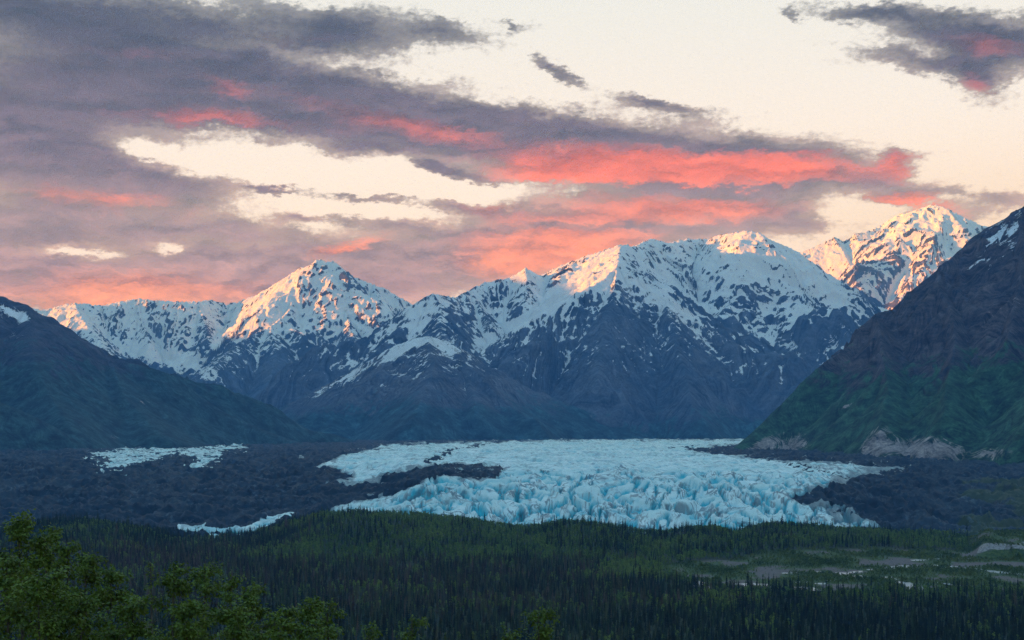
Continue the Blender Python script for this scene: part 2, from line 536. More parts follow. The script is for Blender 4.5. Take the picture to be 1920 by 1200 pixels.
def massif(name, ext, step, ridges, mat, seed=1, base=-175.0, rib=70.0, noise=22.0, snow=None, blobs=(), vegb=(), screeb=(), veg_line=250, steepcut=1.05,
           ribL=380.0, concave=0.28, keep_above=-165.0, raw_step=260, back=1.0, snow_rib=1.0, teeth=16.0):
    """a mountain: the highest of the flanks that fall away from its ridge lines, fluted by gullies down the fall line"""
    rng = np.random.default_rng(seed)
    x0, x1, y0, y1 = ext
    sx, sy = step
    X, Y = np.meshgrid(np.arange(x0, x1, sx, dtype=np.float32), np.arange(y0, y1, sy, dtype=np.float32))
    Z = np.full(X.shape, -1e4, np.float32)
    Z2 = Z.copy()
    S = np.zeros_like(Z)
    D = np.full_like(Z, 1e4)
    G = np.zeros_like(Z)
    ID = np.zeros(Z.shape, np.int32)
    wx = fbm(X / 900, Y / 900, 3, seed + 5) * 0.22
    for ri, (pts, slope) in enumerate(ridges):
        p = subdiv([at(*q) for q in pts], raw_step, 4.0, rng)
        p = np.array(p, np.float32)
        seg = np.hypot(np.diff(p[:, 0]), np.diff(p[:, 1]))
        acc = np.concatenate([[0], np.cumsum(seg)])
        gr = np.gradient(p[:, 2], np.maximum(acc, np.arange(len(acc)) * 1e-3)) if len(p) > 1 else np.zeros(1)
        Zr = np.full(X.shape, -1e4, np.float32)
        Sr, Dr, Gr = np.zeros_like(Z), np.zeros_like(Z), np.zeros_like(Z)
        for i in range(len(p) - 1):
            a, b = p[i], p[i + 1]
            ex, ey = b[0] - a[0], b[1] - a[1]
            L2 = ex * ex + ey * ey + 1e-6
            t0 = ((X - a[0]) * ex + (Y - a[1]) * ey) / L2
            t = np.clip(t0, 0, 1)
            d = np.hypot(X - a[0] - t * ex, Y - a[1] - t * ey)
            over = np.abs(t0 - t) * math.sqrt(L2)
            slope_ = slope * np.where(Y > a[1] + t * ey, back, 1.0) if back != 1.0 else slope
            zz = a[2] + t * (b[2] - a[2]) - slope_ * d * (1 - concave * np.minimum(d / 2600, 1)) * (1 + wx) - over * max(0.0, 1.15 - slope)
            k = zz > Zr
            Zr[k] = zz[k]
            Sr[k] = (acc[i] + t * seg[i])[k]
            Dr[k] = d[k]
            Gr[k] = (gr[i] + t * (gr[i + 1] - gr[i]))[k]
        k = Zr > Z
        Z2 = np.where(k, np.maximum(Z, Z2), np.maximum(Z2, Zr))
        Z = np.where(k, Zr, Z)
        S, D, G = np.where(k, Sr, S), np.where(k, Dr, D), np.where(k, Gr, G)
        ID = np.where(k, ri, ID)
    m = 0.8
    s = S + np.clip(G / m, -1.2, 1.2) * D + ID * 7919.0
    wob = fbm(X / 260, Y / 260, 3, seed + 9) * 70
    s = s + wob
    r1 = ridged(s / ribL, D / 2600 + ID * 3.3, 1, seed + 20)
    r2 = ridged(s / (ribL * 0.42), D / 1100 + ID * 1.7, 1, seed + 21)
    r3 = ridged(s / (ribL * 0.17), D / 420, 1, seed + 22)
    r4 = ridged(s / (ribL * 0.075), D / 200, 1, seed + 23)
    fade = sstep(Z - Z2, 0, 90)
    grow = np.minimum(D / 420, 1.0)
    ribs = (r1 * 1.0 * np.minimum(D / 700, 1) + r2 * 0.55 * grow + r3 * 0.34 * np.minimum(D / 120, 1) + r4 * 0.18 * np.minimum(D / 50, 1)) * fade
    low = sstep(Z, -160, 420) * 0.75 + 0.25
    Zf = Z + rib * (ribs - 0.5 * fade * grow) * low
    rough = ridged(X / 170, Y / 170, 5, seed + 40, 0.55) - 0.6
    Zf = Zf + noise * rough * (0.35 + 0.65 * np.minimum(D / 90, 1)) * low
    Zf = Zf + teeth * (ridged(X / 55, Y / 55, 3, seed + 44) - .5) * np.exp(-D / 60) * sstep(Z, 700, 1100)
    # soften talus at the foot
    zb = boxblur(Zf, max(1, 60 / sx))
    foot = sstep(Zf, 330, -60) * 0.75
    Zf = Zf * (1 - foot) + zb * foot
    # ---- cover
    gy, gx = np.gradient(Zf, sy, sx)
    slope = np.hypot(gx, gy)
    sl_s = boxblur(slope, max(1, 25 / sx))
    gul = (boxblur(Zf, max(1, 40 / sx)) - Zf) / 14.0
    gul2 = (boxblur(Zf, max(1, 130 / sx)) - Zf) / 60.0
    px = X / Y * F + CX
    py = HOR - Zf / Y * F

    def add(blist):
        q = np.zeros_like(Zf)
        for (bx, by, rx, ry, rot, amp) in blist:
            c, s_ = math.cos(math.radians(rot)), math.sin(math.radians(rot))
            wxp = px + wob * 0.08
            wyp = py + wx * 20
            a = ((wxp - bx) * c + (wyp - by) * s_) / rx
            b_ = (-(wxp - bx) * s_ + (wyp - by) * c) / ry
            q += amp * np.exp(-(a * a + b_ * b_))
        return q
    sn = np.full_like(Zf, -3.0)
    if snow is not None:
        zs, spread = snow
        sn = np.clip((Zf - zs) / spread, -2.2, 0.95) + np.clip(gul, -0.9, 0.9) * 0.45 + np.clip(gul2, -1, 1) * 0.22 - np.clip((slope - steepcut) / 0.35, -0.5, 1.6) * 0.5
        sn = sn + fbm(X / 330, Y / 330, 2, seed + 60) * 0.22 + fbm(s / 90, D / 700, 2, seed + 61, .6) * 0.30 - (r1 * 0.12 + r2 * 0.16 + r3 * 0.30 + r4 * 0.34 - 0.25) * fade * snow_rib - rough * 0.08 + fbm(X / 34, Y / 34, 3, seed + 62, .6) * .2
    sn = sn + add(blobs)
    veg = 0.5 + (veg_line - Zf) / 260 + add(vegb) - np.clip((slope - 0.85) / 0.4, 0, 1) * 0.5
    scree = -0.2 + add(screeb) + np.zeros_like(Zf)
    me = grid_mesh(name, X, Y, Zf, {'snow': sn, 'veg': veg, 'scree': scree, 'across': s, 'down': D}, Zf > keep_above)
    o = link(name, me, None, [mat])
    o['kind'] = 'structure'
    return o


M_MT = mat_mountain('mountain_rock_and_snow')
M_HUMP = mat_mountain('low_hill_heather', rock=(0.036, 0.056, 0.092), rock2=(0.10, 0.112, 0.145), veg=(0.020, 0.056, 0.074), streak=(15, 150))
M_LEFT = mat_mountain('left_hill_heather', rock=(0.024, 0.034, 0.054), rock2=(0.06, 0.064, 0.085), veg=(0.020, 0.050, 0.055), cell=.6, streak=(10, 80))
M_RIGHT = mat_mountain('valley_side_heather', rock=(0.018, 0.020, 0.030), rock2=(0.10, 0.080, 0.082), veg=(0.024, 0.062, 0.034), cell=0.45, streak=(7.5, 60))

# far range on the left, its peak catching the sun
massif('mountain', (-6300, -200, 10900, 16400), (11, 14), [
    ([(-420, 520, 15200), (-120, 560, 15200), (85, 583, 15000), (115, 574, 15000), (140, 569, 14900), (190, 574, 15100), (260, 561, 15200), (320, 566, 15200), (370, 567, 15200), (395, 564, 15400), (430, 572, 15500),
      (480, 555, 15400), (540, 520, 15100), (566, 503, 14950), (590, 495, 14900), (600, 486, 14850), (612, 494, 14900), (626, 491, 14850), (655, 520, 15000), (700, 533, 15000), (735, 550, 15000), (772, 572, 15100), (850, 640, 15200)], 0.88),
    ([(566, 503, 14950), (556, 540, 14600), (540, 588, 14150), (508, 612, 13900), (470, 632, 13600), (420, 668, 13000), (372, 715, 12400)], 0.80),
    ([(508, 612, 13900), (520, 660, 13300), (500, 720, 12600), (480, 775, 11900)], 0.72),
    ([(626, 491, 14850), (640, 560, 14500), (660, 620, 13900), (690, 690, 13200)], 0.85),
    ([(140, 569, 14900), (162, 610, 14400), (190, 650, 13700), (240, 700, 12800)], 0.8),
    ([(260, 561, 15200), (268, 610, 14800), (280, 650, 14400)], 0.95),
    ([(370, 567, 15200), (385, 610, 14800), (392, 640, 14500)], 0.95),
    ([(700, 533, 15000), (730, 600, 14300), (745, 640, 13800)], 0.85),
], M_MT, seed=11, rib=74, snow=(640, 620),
    blobs=[(300, 665, 95, 17, 12, 1.5), (370, 690, 70, 14, 35, .9), (145, 605, 30, 20, 20, .7), (430, 630, 70, 14, -30, .7), (455, 595, 40, 14, 0, .6), (520, 565, 30, 40, 0, .7), (470, 585, 40, 14, 0, .3), (520, 690, 60, 60, 0, -.5), (480, 745, 80, 40, 0, -1.2), (660, 690, 60, 40, 0, -.6)])

# central massif: summit ridge behind, dark triangular face before it
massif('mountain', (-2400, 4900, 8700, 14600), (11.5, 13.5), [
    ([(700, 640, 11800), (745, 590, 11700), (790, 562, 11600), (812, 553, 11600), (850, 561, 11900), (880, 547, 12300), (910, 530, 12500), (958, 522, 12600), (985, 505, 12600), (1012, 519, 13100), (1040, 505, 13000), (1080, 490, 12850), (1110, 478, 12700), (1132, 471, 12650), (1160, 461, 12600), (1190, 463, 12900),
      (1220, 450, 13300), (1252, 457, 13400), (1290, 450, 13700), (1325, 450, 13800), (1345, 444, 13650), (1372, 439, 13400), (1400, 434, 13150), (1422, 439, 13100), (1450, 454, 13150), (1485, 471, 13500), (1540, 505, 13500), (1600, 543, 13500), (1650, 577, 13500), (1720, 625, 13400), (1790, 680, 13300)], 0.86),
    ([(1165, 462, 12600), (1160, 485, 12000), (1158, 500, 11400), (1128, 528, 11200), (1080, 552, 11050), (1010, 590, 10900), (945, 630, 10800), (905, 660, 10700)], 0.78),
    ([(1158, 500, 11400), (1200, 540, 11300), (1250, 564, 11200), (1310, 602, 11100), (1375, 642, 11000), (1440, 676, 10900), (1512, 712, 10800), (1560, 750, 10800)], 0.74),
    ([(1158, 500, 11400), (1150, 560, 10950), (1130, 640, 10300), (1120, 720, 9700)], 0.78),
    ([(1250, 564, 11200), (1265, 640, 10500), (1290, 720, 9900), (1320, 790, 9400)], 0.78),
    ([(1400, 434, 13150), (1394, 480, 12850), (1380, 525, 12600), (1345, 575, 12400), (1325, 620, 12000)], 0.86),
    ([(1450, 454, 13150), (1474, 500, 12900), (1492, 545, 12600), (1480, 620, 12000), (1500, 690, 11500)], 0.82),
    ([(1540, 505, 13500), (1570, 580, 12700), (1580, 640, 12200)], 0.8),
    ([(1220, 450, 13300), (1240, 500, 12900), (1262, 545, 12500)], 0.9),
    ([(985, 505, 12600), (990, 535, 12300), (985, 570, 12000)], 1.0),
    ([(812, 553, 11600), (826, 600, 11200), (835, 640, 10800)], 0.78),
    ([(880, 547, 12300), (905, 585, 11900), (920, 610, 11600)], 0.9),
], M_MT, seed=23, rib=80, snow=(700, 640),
    blobs=[(1095, 505, 50, 14, -30, .7), (1140, 515, 20, 18, 0, .8), (1405, 475, 40, 30, 0, .5), (1060, 552, 85, 15, -27, 1.6), (985, 597, 85, 13, -30, 1.5), (900, 650, 40, 14, -40, .8), (912, 680, 10, 22, -20, 1.0), (780, 590, 30, 16, -30, .6), (1215, 545, 60, 9, 35, .9), (1290, 590, 60, 9, 35, .6),
           (1500, 500, 60, 24, 38, .9), (1560, 540, 60, 14, 36, .8), (1400, 500, 30, 24, 0, .5), (1340, 480, 50, 14, 0, .5), (1150, 620, 80, 60, 0, -.35), (1165, 585, 50, 45, 0, -.6), (1110, 610, 60, 40, 0, -.2), (1230, 640, 80, 40, 20, -.25), (1010, 690, 70, 30, -10, .35), (1150, 655, 90, 30, 0, .22), (1200, 760, 240, 55, 0, -1.2), (1280, 690, 130, 30, 25, -.5),
           (1000, 705, 40, 16, -10, .5), (1010, 720, 30, 8, 0, .5), (860, 600, 22, 22, 0, -.5)], veg_line=120)

# far massif on the right
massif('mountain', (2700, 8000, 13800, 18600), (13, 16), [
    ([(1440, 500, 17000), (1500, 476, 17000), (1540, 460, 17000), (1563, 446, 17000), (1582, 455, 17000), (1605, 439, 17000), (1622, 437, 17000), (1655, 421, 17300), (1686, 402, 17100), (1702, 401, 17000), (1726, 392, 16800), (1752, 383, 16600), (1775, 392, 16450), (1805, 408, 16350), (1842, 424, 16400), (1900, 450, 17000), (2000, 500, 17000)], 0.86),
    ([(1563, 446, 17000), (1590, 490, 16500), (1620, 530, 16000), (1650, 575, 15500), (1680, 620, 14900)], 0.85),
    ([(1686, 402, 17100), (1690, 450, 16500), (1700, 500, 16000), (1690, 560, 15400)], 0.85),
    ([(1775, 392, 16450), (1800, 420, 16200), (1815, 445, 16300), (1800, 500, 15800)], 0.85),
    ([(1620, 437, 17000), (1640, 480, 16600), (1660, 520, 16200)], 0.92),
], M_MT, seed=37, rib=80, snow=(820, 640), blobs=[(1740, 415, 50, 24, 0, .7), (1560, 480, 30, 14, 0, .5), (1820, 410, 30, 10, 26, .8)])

# brown shoulder in front of the central massif
massif('mountain', (-2300, 1700, 7500, 10600), (10, 12), [
    ([(420, 800, 9900), (500, 775, 9900), (560, 748, 9900), (610, 722, 9900), (670, 690, 9800), (730, 655, 9700), (775, 636, 9600), (803, 630, 9500), (835, 640, 9500), (880, 662, 9600), (930, 705, 9600), (985, 738, 9500), (1050, 772, 9400), (1120, 815, 9300)], 0.66),
    ([(803, 630, 9500), (815, 680, 9100), (800, 730, 8700), (770, 790, 8200)], 0.6),
    ([(880, 662, 9600), (880, 720, 9000), (890, 780, 8500)], 0.6),
    ([(670, 690, 9800), (640, 745, 9200), (620, 800, 8600)], 0.6),
], M_HUMP, seed=41, rib=42, noise=18, snow=(610, 300), ribL=260, veg_line=150,
    blobs=[(760, 645, 60, 12, -20, .6), (850, 652, 40, 9, 22, .7), (700, 675, 80, 14, -28, .62), (640, 715, 80, 12, -28, .62), (560, 750, 70, 8, -26, .55), (770, 690, 50, 6, -30, .5), (800, 640, 40, 6, 0, .5), (600, 740, 60, 5, -28, .6), (830, 700, 60, 12, -30, .25)],
    screeb=[(830, 705, 45, 16, -20, .45), (790, 750, 60, 16, -32, .45), (640, 825, 20, 8, 0, .9), (840, 829, 90, 3, 0, .8)], vegb=[(800, 810, 300, 25, 0, .4)])

# left valley side
massif('mountain', (-6200, -560, 4900, 8600), (11, 12), [
    ([(-900, 250, 7000), (-500, 350, 7000), (-250, 455, 7000), (-110, 520, 7000), (-40, 550, 6950), (8, 557, 6900), (55, 574, 6900), (90, 601, 6900), (125, 640, 6900), (160, 660, 6900), (205, 671, 6900), (270, 686, 6900), (325, 703, 6900), (380, 745, 6900), (430, 776, 6900), (520, 812, 6900), (620, 842, 6900)], 0.56),
    ([(55, 574, 6900), (60, 650, 6400), (90, 740, 5900), (140, 820, 5500)], 0.55),
    ([(205, 671, 6900), (230, 740, 6400), (300, 815, 5900)], 0.5),
], M_LEFT, seed=53, rib=34, noise=16, snow=(900, 300), ribL=240, veg_line=330,
    blobs=[(20, 590, 40, 14, 15, 1.5), (45, 600, 20, 10, 30, .6), (30, 632, 60, 6, 0, 1.2), (60, 655, 30, 4, 0, 1.2)], screeb=[(270, 755, 20, 8, 0, .6), (215, 825, 12, 14, 0, .6)])
massif('mountain', (-3600, -1300, 4500, 6300), (9, 9), [
    ([(-500, 640, 5500), (-200, 690, 5500), (0, 751, 5500), (60, 775, 5500), (120, 806, 5500), (172, 840, 5500)], 0.5),
], M_LEFT, seed=59, rib=20, noise=9, snow=None, ribL=200, veg_line=400)

# right valley side
massif('mountain', (450, 3500, 2900, 6600), (7, 8), [
    ([(2500, 120, 6100), (2200, 250, 5800), (2040, 320, 5700), (1922, 384, 5600), (1895, 400, 5600), (1870, 419, 5600), (1845, 432, 5600), (1820, 450, 5600), (1790, 480, 5550), (1760, 505, 5500), (1722, 535, 5500), (1695, 560, 5450), (1672, 580, 5450), (1640, 590, 5400), (1622, 618, 5400), (1600, 640, 5350), (1560, 670, 5300), (1530, 690, 5250), (1500, 718, 5200), (1470, 748, 5150), (1434, 784, 5100), (1406, 806, 5050), (1372, 832, 5000), (1345, 856, 4950), (1330, 872, 4930)], 0.50),
    ([(2040, 320, 5700), (2050, 450, 5000), (2010, 600, 4400), (1960, 740, 3900)], 0.95),
    ([(1760, 505, 5500), (1790, 640, 4800), (1770, 760, 4200)], 0.95),
    ([(1922, 384, 5600), (1915, 520, 5000), (1880, 650, 4500)], 0.95),
    ([(1640, 590, 5400), (1660, 690, 4800), (1650, 790, 4300)], 0.95),
], M_RIGHT, seed=67, rib=44, noise=17, snow=(1150, 300), ribL=210, veg_line=230, base=-170, concave=0.2, raw_step=200, back=2.2,
    blobs=[(1880, 430, 70, 50, -25, 1.0), (1830, 490, 80, 24, -30, 1.0), (1890, 578, 50, 4, -24, 2.6), (1745, 645, 25, 2.5, -10, 2.0)],
    vegb=[(1700, 800, 300, 60, -12, .7), (1500, 820, 120, 40, -30, .5), (1850, 720, 120, 30, -20, .5), (1880, 820, 100, 40, 0, .5), (1750, 560, 160, 60, -30, -.5)],
    screeb=[(1735, 848, 95, 30, 4, 1.25), (1640, 835, 20, 40, 35, .95), (1490, 842, 18, 46, 50, 1.0), (1440, 836, 50, 20, -30, .9), (1400, 850, 40, 8, -30, .6), (1580, 765, 22, 5, -25, .9), (1880, 850, 50, 14, 0, .7), (1690, 660, 80, 10, -28, .3), (1800, 560, 90, 12, -28, .3), (1860, 600, 30, 60, 30, .35), (1900, 560, 30, 40, 0, .4)])


def build_haze():
    x0, x1, y0, y1, z0, z1 = -17000, 17000, -10500, 20600, -260, 2950
    v = [(x, y, z) for x in (x0, x1) for y in (y0, y1) for z in (z0, z1)]
    f = [(0, 1, 3, 2), (4, 6, 7, 5), (0, 4, 5, 1), (2, 3, 7, 6), (0, 2, 6, 4), (1, 5, 7, 3)]
    me = bpy.data.meshes.new('haze')
    me.from_pydata(v, [], f)
    m = bpy.data.materials.new('pale_air')
    m.use_nodes = True
    nt = m.node_tree
    nt.nodes.clear()
    pv = nt.nodes.new('ShaderNodeVolumePrincipled')
    pv.inputs['Density'].default_value = HAZE_DENSITY
    pv.inputs['Color'].default_value = (*HAZE_COLOR, 1)
    pv.inputs['Absorption Color'].default_value = (1, 1, 1, 1)
    o = nt.nodes.new('ShaderNodeOutputMaterial')
    nt.links.new(pv.outputs[0], o.inputs['Volume'])
    h = link('haze', me, None, [m])
    h['kind'] = 'stuff'


build_haze()


# unseen ridge added beyond the left edge, crest shaped to shade valley and lower slopes
def shade_ridge():
    ys = np.array([-9000, -2000, 1000, 3000, 5000, 8000, 9940, 11270, 12200, 12700, 14350, 14650, 14950, 15600, 17500, 20000], float)
    hs = np.array([1500, 1700, 1800, 1850, 1800, 1720, 1650, 1850, 1700, 1310, 1290, 2350, 2600, 2600, 2000, 1500], float)
    X, Y = np.meshgrid(np.arange(-15500, -6600, 110, dtype=np.float32), np.arange(-9500, 20500, 110, dtype=np.float32))
    crest = np.interp(Y, ys, hs) + 25 * fbm(Y / 900, Y * 0 + 3.3, 4, 91)
    d = np.abs(X + 9600 + 250 * fbm(Y / 2500, X * 0 + .7, 2, 92))
    Z = crest - d * np.where(X > -9600, 0.75, 0.5) + 90 * ridged(X / 900, Y / 900, 4, 93) * np.minimum(d / 500, 1) - 60 * np.minimum(d / 500, 1)
    sn = np.clip((Z - 900) / 350, -2, 1) + fbm(X / 300, Y / 300, 3, 95) * .5
    me = grid_mesh('mountain', X, Y, Z, {'snow': sn, 'veg': 0.5 + (300 - Z) / 260, 'scree': Z * 0 - .3, 'across': Y, 'down': d}, Z > -185)
    o = link('mountain', me, None, [M_MT])
    o['kind'] = 'structure'


shade_ridge()


# ------------------------------------------------------------------ valley ground
HILL = np.array([(-400, 975), (0, 985), (60, 970), (160, 966), (240, 976), (300, 992), (335, 1004), (460, 1014), (490, 990), (560, 965), (600, 953), (660, 950), (740, 952), (800, 957), (880, 964), (950, 978), (1010, 978), (1060, 970), (1120, 972), (1200, 988), (1245, 992), (1290, 980), (1340, 983), (1385, 992),
                 (1430, 972), (1500, 975), (1580, 985), (1640, 988), (1740, 994), (1840, 1004), (1920, 1010), (2300, 1010)], float)


def ground_z(X, Y):
    z = np.interp(Y, [-20000, -300, -20, 0, 8, 35, 60, 120, 400, 800, 1000, 1150, 9e4], [120, 20, -1.8, -2.2, -3.2, -14, -20, -38, -105, -160, -176, -182, -184]).astype(np.float32)
    px = X / np.maximum(Y, 400) * F + CX
    sil = np.interp(px, HILL[:, 0], HILL[:, 1])
    crest = np.maximum((HOR - sil) / F * 2350 - 12.0, -184)
    up = np.where(Y < 2350, np.exp(-((Y - 2350) / 330) ** 2), np.exp(-((Y - 2350) / 130) ** 2))
    z = z + (crest - z) * up * sstep(Y, 1300, 1700)
    z = z + fbm(X / 160, Y / 160, 3, 7) * 2.2 * sstep(Y, 900, 1300) * (1 - flats(X, Y)) + fbm(X / 30, Y / 30, 3, 8) * 0.25
    return z


FLAT_POLY = [(1235, 1062), (1300, 1058), (1400, 1052), (1500, 1042), (1640, 1036), (1830, 1032), (1835, 1008), (2300, 1000), (2300, 1108), (1500, 1110), (1400, 1104), (1300, 1096), (1240, 1080)]


def flat_px(X, Y):
    Yc = np.maximum(Y, 300)
    return X / Yc * F + CX + fbm(X / 60, Y / 60, 3, 14) * 10, HOR + 183.5 / Yc * F + fbm(X / 60, Y / 60, 3, 15) * 2.5


def flats(X, Y):
    px, py = flat_px(X, Y)
    return sstep(poly_mask(px, py, FLAT_POLY), -3, 5).astype(np.float32)


RIVERS = [  # centre line in the photograph's pixels on the flat, width in metres
    ([(1390, 1097), (1425, 1099), (1470, 1103), (1520, 1107)], 16),
    ([(1312, 1092), (1322, 1103)], 9),
    ([(1500, 1094), (1540, 1096)], 7), ([(1660, 1084), (1680, 1090), (1700, 1097), (1726, 1109)], 8), ([(1580, 1078), (1640, 1070), (1700, 1064), (1760, 1062), (1800, 1066), (1830, 1068), (1870, 1074), (1930, 1080), (2050, 1084)], 10),
    ([(1840, 1026), (1866, 1029), (1900, 1028)], 9), ([(1640, 1085), (1610, 1082), (1560, 1090), (1500, 1094)], 5), ([(1760, 1094), (1800, 1100), (1900, 1104)], 5), ([(1470, 1078), (1530, 1075), (1580, 1078)], 5),
    ([(1715, 1054), (1790, 1047), (1930, 1045)], 5),
]


def river_dist(X, Y):
    d = np.full(X.shape, 1e6, np.float32)
    for pts, w in RIVERS:
        q = [((px - CX) / F * (183.5 / (py - HOR) * F), 183.5 / (py - HOR) * F) for px, py in pts]
        for (ax, ay), (bx, by) in zip(q[:-1], q[1:]):
            L2 = (bx - ax) ** 2 + (by - ay) ** 2 + 1e-6
            t = np.clip(((X - ax) * (bx - ax) + (Y - ay) * (by - ay)) / L2, 0, 1)
            d = np.minimum(d, np.hypot(X - ax - t * (bx - ax), Y - ay - t * (by - ay)) - w * (0.55 + 0.4 * np.sin(t * 3.1 + ax)))
    return d + fbm(X / 22, Y / 22, 3, 44) * 5


def axis(parts):
    out = []
    for a, b, s in parts:
        out.append(np.arange(a, b, s))
    return np.unique(np.concatenate(out)).astype(np.float32)


gx = axis([(-16000, -8000, 4000), (-8000, -1500, 500), (-1500, -900, 40), (-900, 1100, 7.5), (1100, 1700, 40), (1700, 8000, 500), (8000, 16001, 4000)])
gy = axis([(-10000, -400, 1200), (-400, 0, 20), (0, 120, 5), (120, 900, 20), (900, 2700, 7.5), (2700, 3200, 50), (3200, 9000, 500), (9000, 21001, 2000)])
GX, GY = np.meshgrid(gx, gy)
GZ = ground_z(GX, GY)
RD = river_dist(GX, GY)
GF = flats(GX, GY)
GZ = GZ - 1.3 * sstep(RD, 6, -2) * (GY < 2400)
# pale cut bank beyond the flats on the right
def bank_mask(X, Y):
    return sstep(X / np.maximum(Y, 300) * F + CX, 1815, 1850) * sstep(Y, 2010, 2035)


def bank_rise(X, Y):
    return bank_mask(X, Y) * sstep(Y, 2500, 2300) * (15 + 3 * fbm(X / 25, Y / 200, 3, 71) + 3.5 * ridged(X / 40, Y / 200, 2, 72))


bank = bank_mask(GX, GY)
GZ = GZ + bank_rise(GX, GY)
shrubby = fbm(GX / 70, GY / 110, 4, 33) * 0.9 + 0.26


def mat_ground():
    m, nt, b = new_mat('valley_floor')
    pos = nt.nodes.new('ShaderNodeNewGeometry').outputs['Position']
    n1 = E(nt, noise_n(nt, pos, 0.25, 5, 0.65).outputs['Fac'])
    n2 = E(nt, noise_n(nt, pos, 0.02, 5, 0.6).outputs['Fac'])
    moss = mixc(nt, n1.smooth(.35, .65), (0.012, 0.017, 0.009), (0.045, 0.06, 0.026))
    grav = mixc(nt, n1.smooth(.3, .7), (0.085, 0.07, 0.066), (0.16, 0.135, 0.125))
    grass = mixc(nt, n1.smooth(.35, .65), (0.035, 0.062, 0.018), (0.085, 0.115, 0.036))
    fl = mixc(nt, (attr(nt, 'green') + (n2 - .5) * 1.2 + (n1 - .5) * .5).smooth(-.15, .05), grav, grass)
    col = mixc(nt, attr(nt, 'flat'), moss, fl)
    cl = mixc(nt, n1.smooth(.35, .65), (0.17, 0.155, 0.15), (0.30, 0.28, 0.265))
    col = mixc(nt, (attr(nt, 'bank') + (n2 - .5) * .7).smooth(.45, .55), col, cl)
    setc(nt, b, col)
    bump(nt, b, n1, 0.6, 0.5)
    return m


ggy, ggx = np.gradient(GZ)
bank_face = bank * sstep(GY, 2130, 2080) * sstep(GY, 2015, 2030)
ground = link('ground', grid_mesh('ground', GX, GY, GZ, {'flat': GF * (GY < 2330), 'green': shrubby, 'bank': bank_face}), None, [mat_ground()])
ground['kind'] = 'structure'


def mat_water():
    m, nt, b = new_mat('silty_river_water')
    pos = nt.nodes.new('ShaderNodeNewGeometry').outputs['Position']
    n1 = E(nt, noise_n(nt, pos, 0.5, 3, 0.6).outputs['Fac'])
    b.inputs['Base Color'].default_value = (0.30, 0.33, 0.34, 1)
    b.inputs['Roughness'].default_value = 0.3
    b.inputs['Specular IOR Level'].default_value = 0.5
    bump(nt, b, n1, 0.12, 0.2)
    return m


M_WATER = mat_water()
WX, WY = np.meshgrid(axis([(150, 1000, 3.0)]), axis([(1540, 2300, 3.5)]))
wr = river_dist(WX, WY)
rv = link('river', grid_mesh('river', WX, WY, np.full(WX.shape, -183.6, np.float32) + 0 * WX, None, wr < -0.5), None, [M_WATER])
rv['kind'] = 'structure'
WZ = ground_z(WX, WY)
rv.data.vertices.foreach_get('co', (cz := np.zeros(len(rv.data.vertices) * 3, np.float32)))
cz = cz.reshape(-1, 3)
cz[:, 2] = ground_z(cz[:, 0], cz[:, 1]) - 0.45
rv.data.vertices.foreach_set('co', cz.ravel())

# ------------------------------------------------------------------ glacier and its rubble-covered margins
ICE = [(588, 882), (620, 870), (660, 856), (700, 846), (740, 836), (830, 834), (960, 830), (1100, 827), (1420, 826), (1420, 838), (1345, 842), (1290, 848), (1300, 852), (1360, 860), (1450, 868), (1550, 874), (1588, 874), (1620, 879), (1705, 884), (1650, 895), (1560, 913), (1480, 937), (1540, 953), (1600, 972), (1650, 990), (1500, 1010), (1280, 1020), (1000, 1010),
       (800, 985), (600, 975), (640, 955), (690, 948), (740, 930), (790, 912), (830, 899), (925, 897), (950, 886), (900, 879), (830, 880), (760, 890), (720, 900), (650, 911), (625, 910), (665, 897), (640, 888)]
ICE_L = [(168, 857), (220, 846), (280, 842), (330, 846), (400, 841), (432, 834), (468, 843), (420, 850), (408, 866), (384, 882), (345, 885), (374, 868), (330, 852), (280, 868), (232, 884), (190, 881), (215, 868)]
ICE_S = [(330, 995), (365, 992), (400, 999), (455, 1000), (480, 988), (520, 972), (562, 964), (520, 985), (490, 1005), (400, 1010), (340, 1004)]
ICE_B = [[(650, 914), (700, 905), (722, 901), (708, 909), (660, 917)], [(512, 903), (525, 900), (520, 908)], [(555, 862), (570, 858), (568, 867)], [(1490, 948), (1540, 944), (1590, 955), (1560, 960)]]


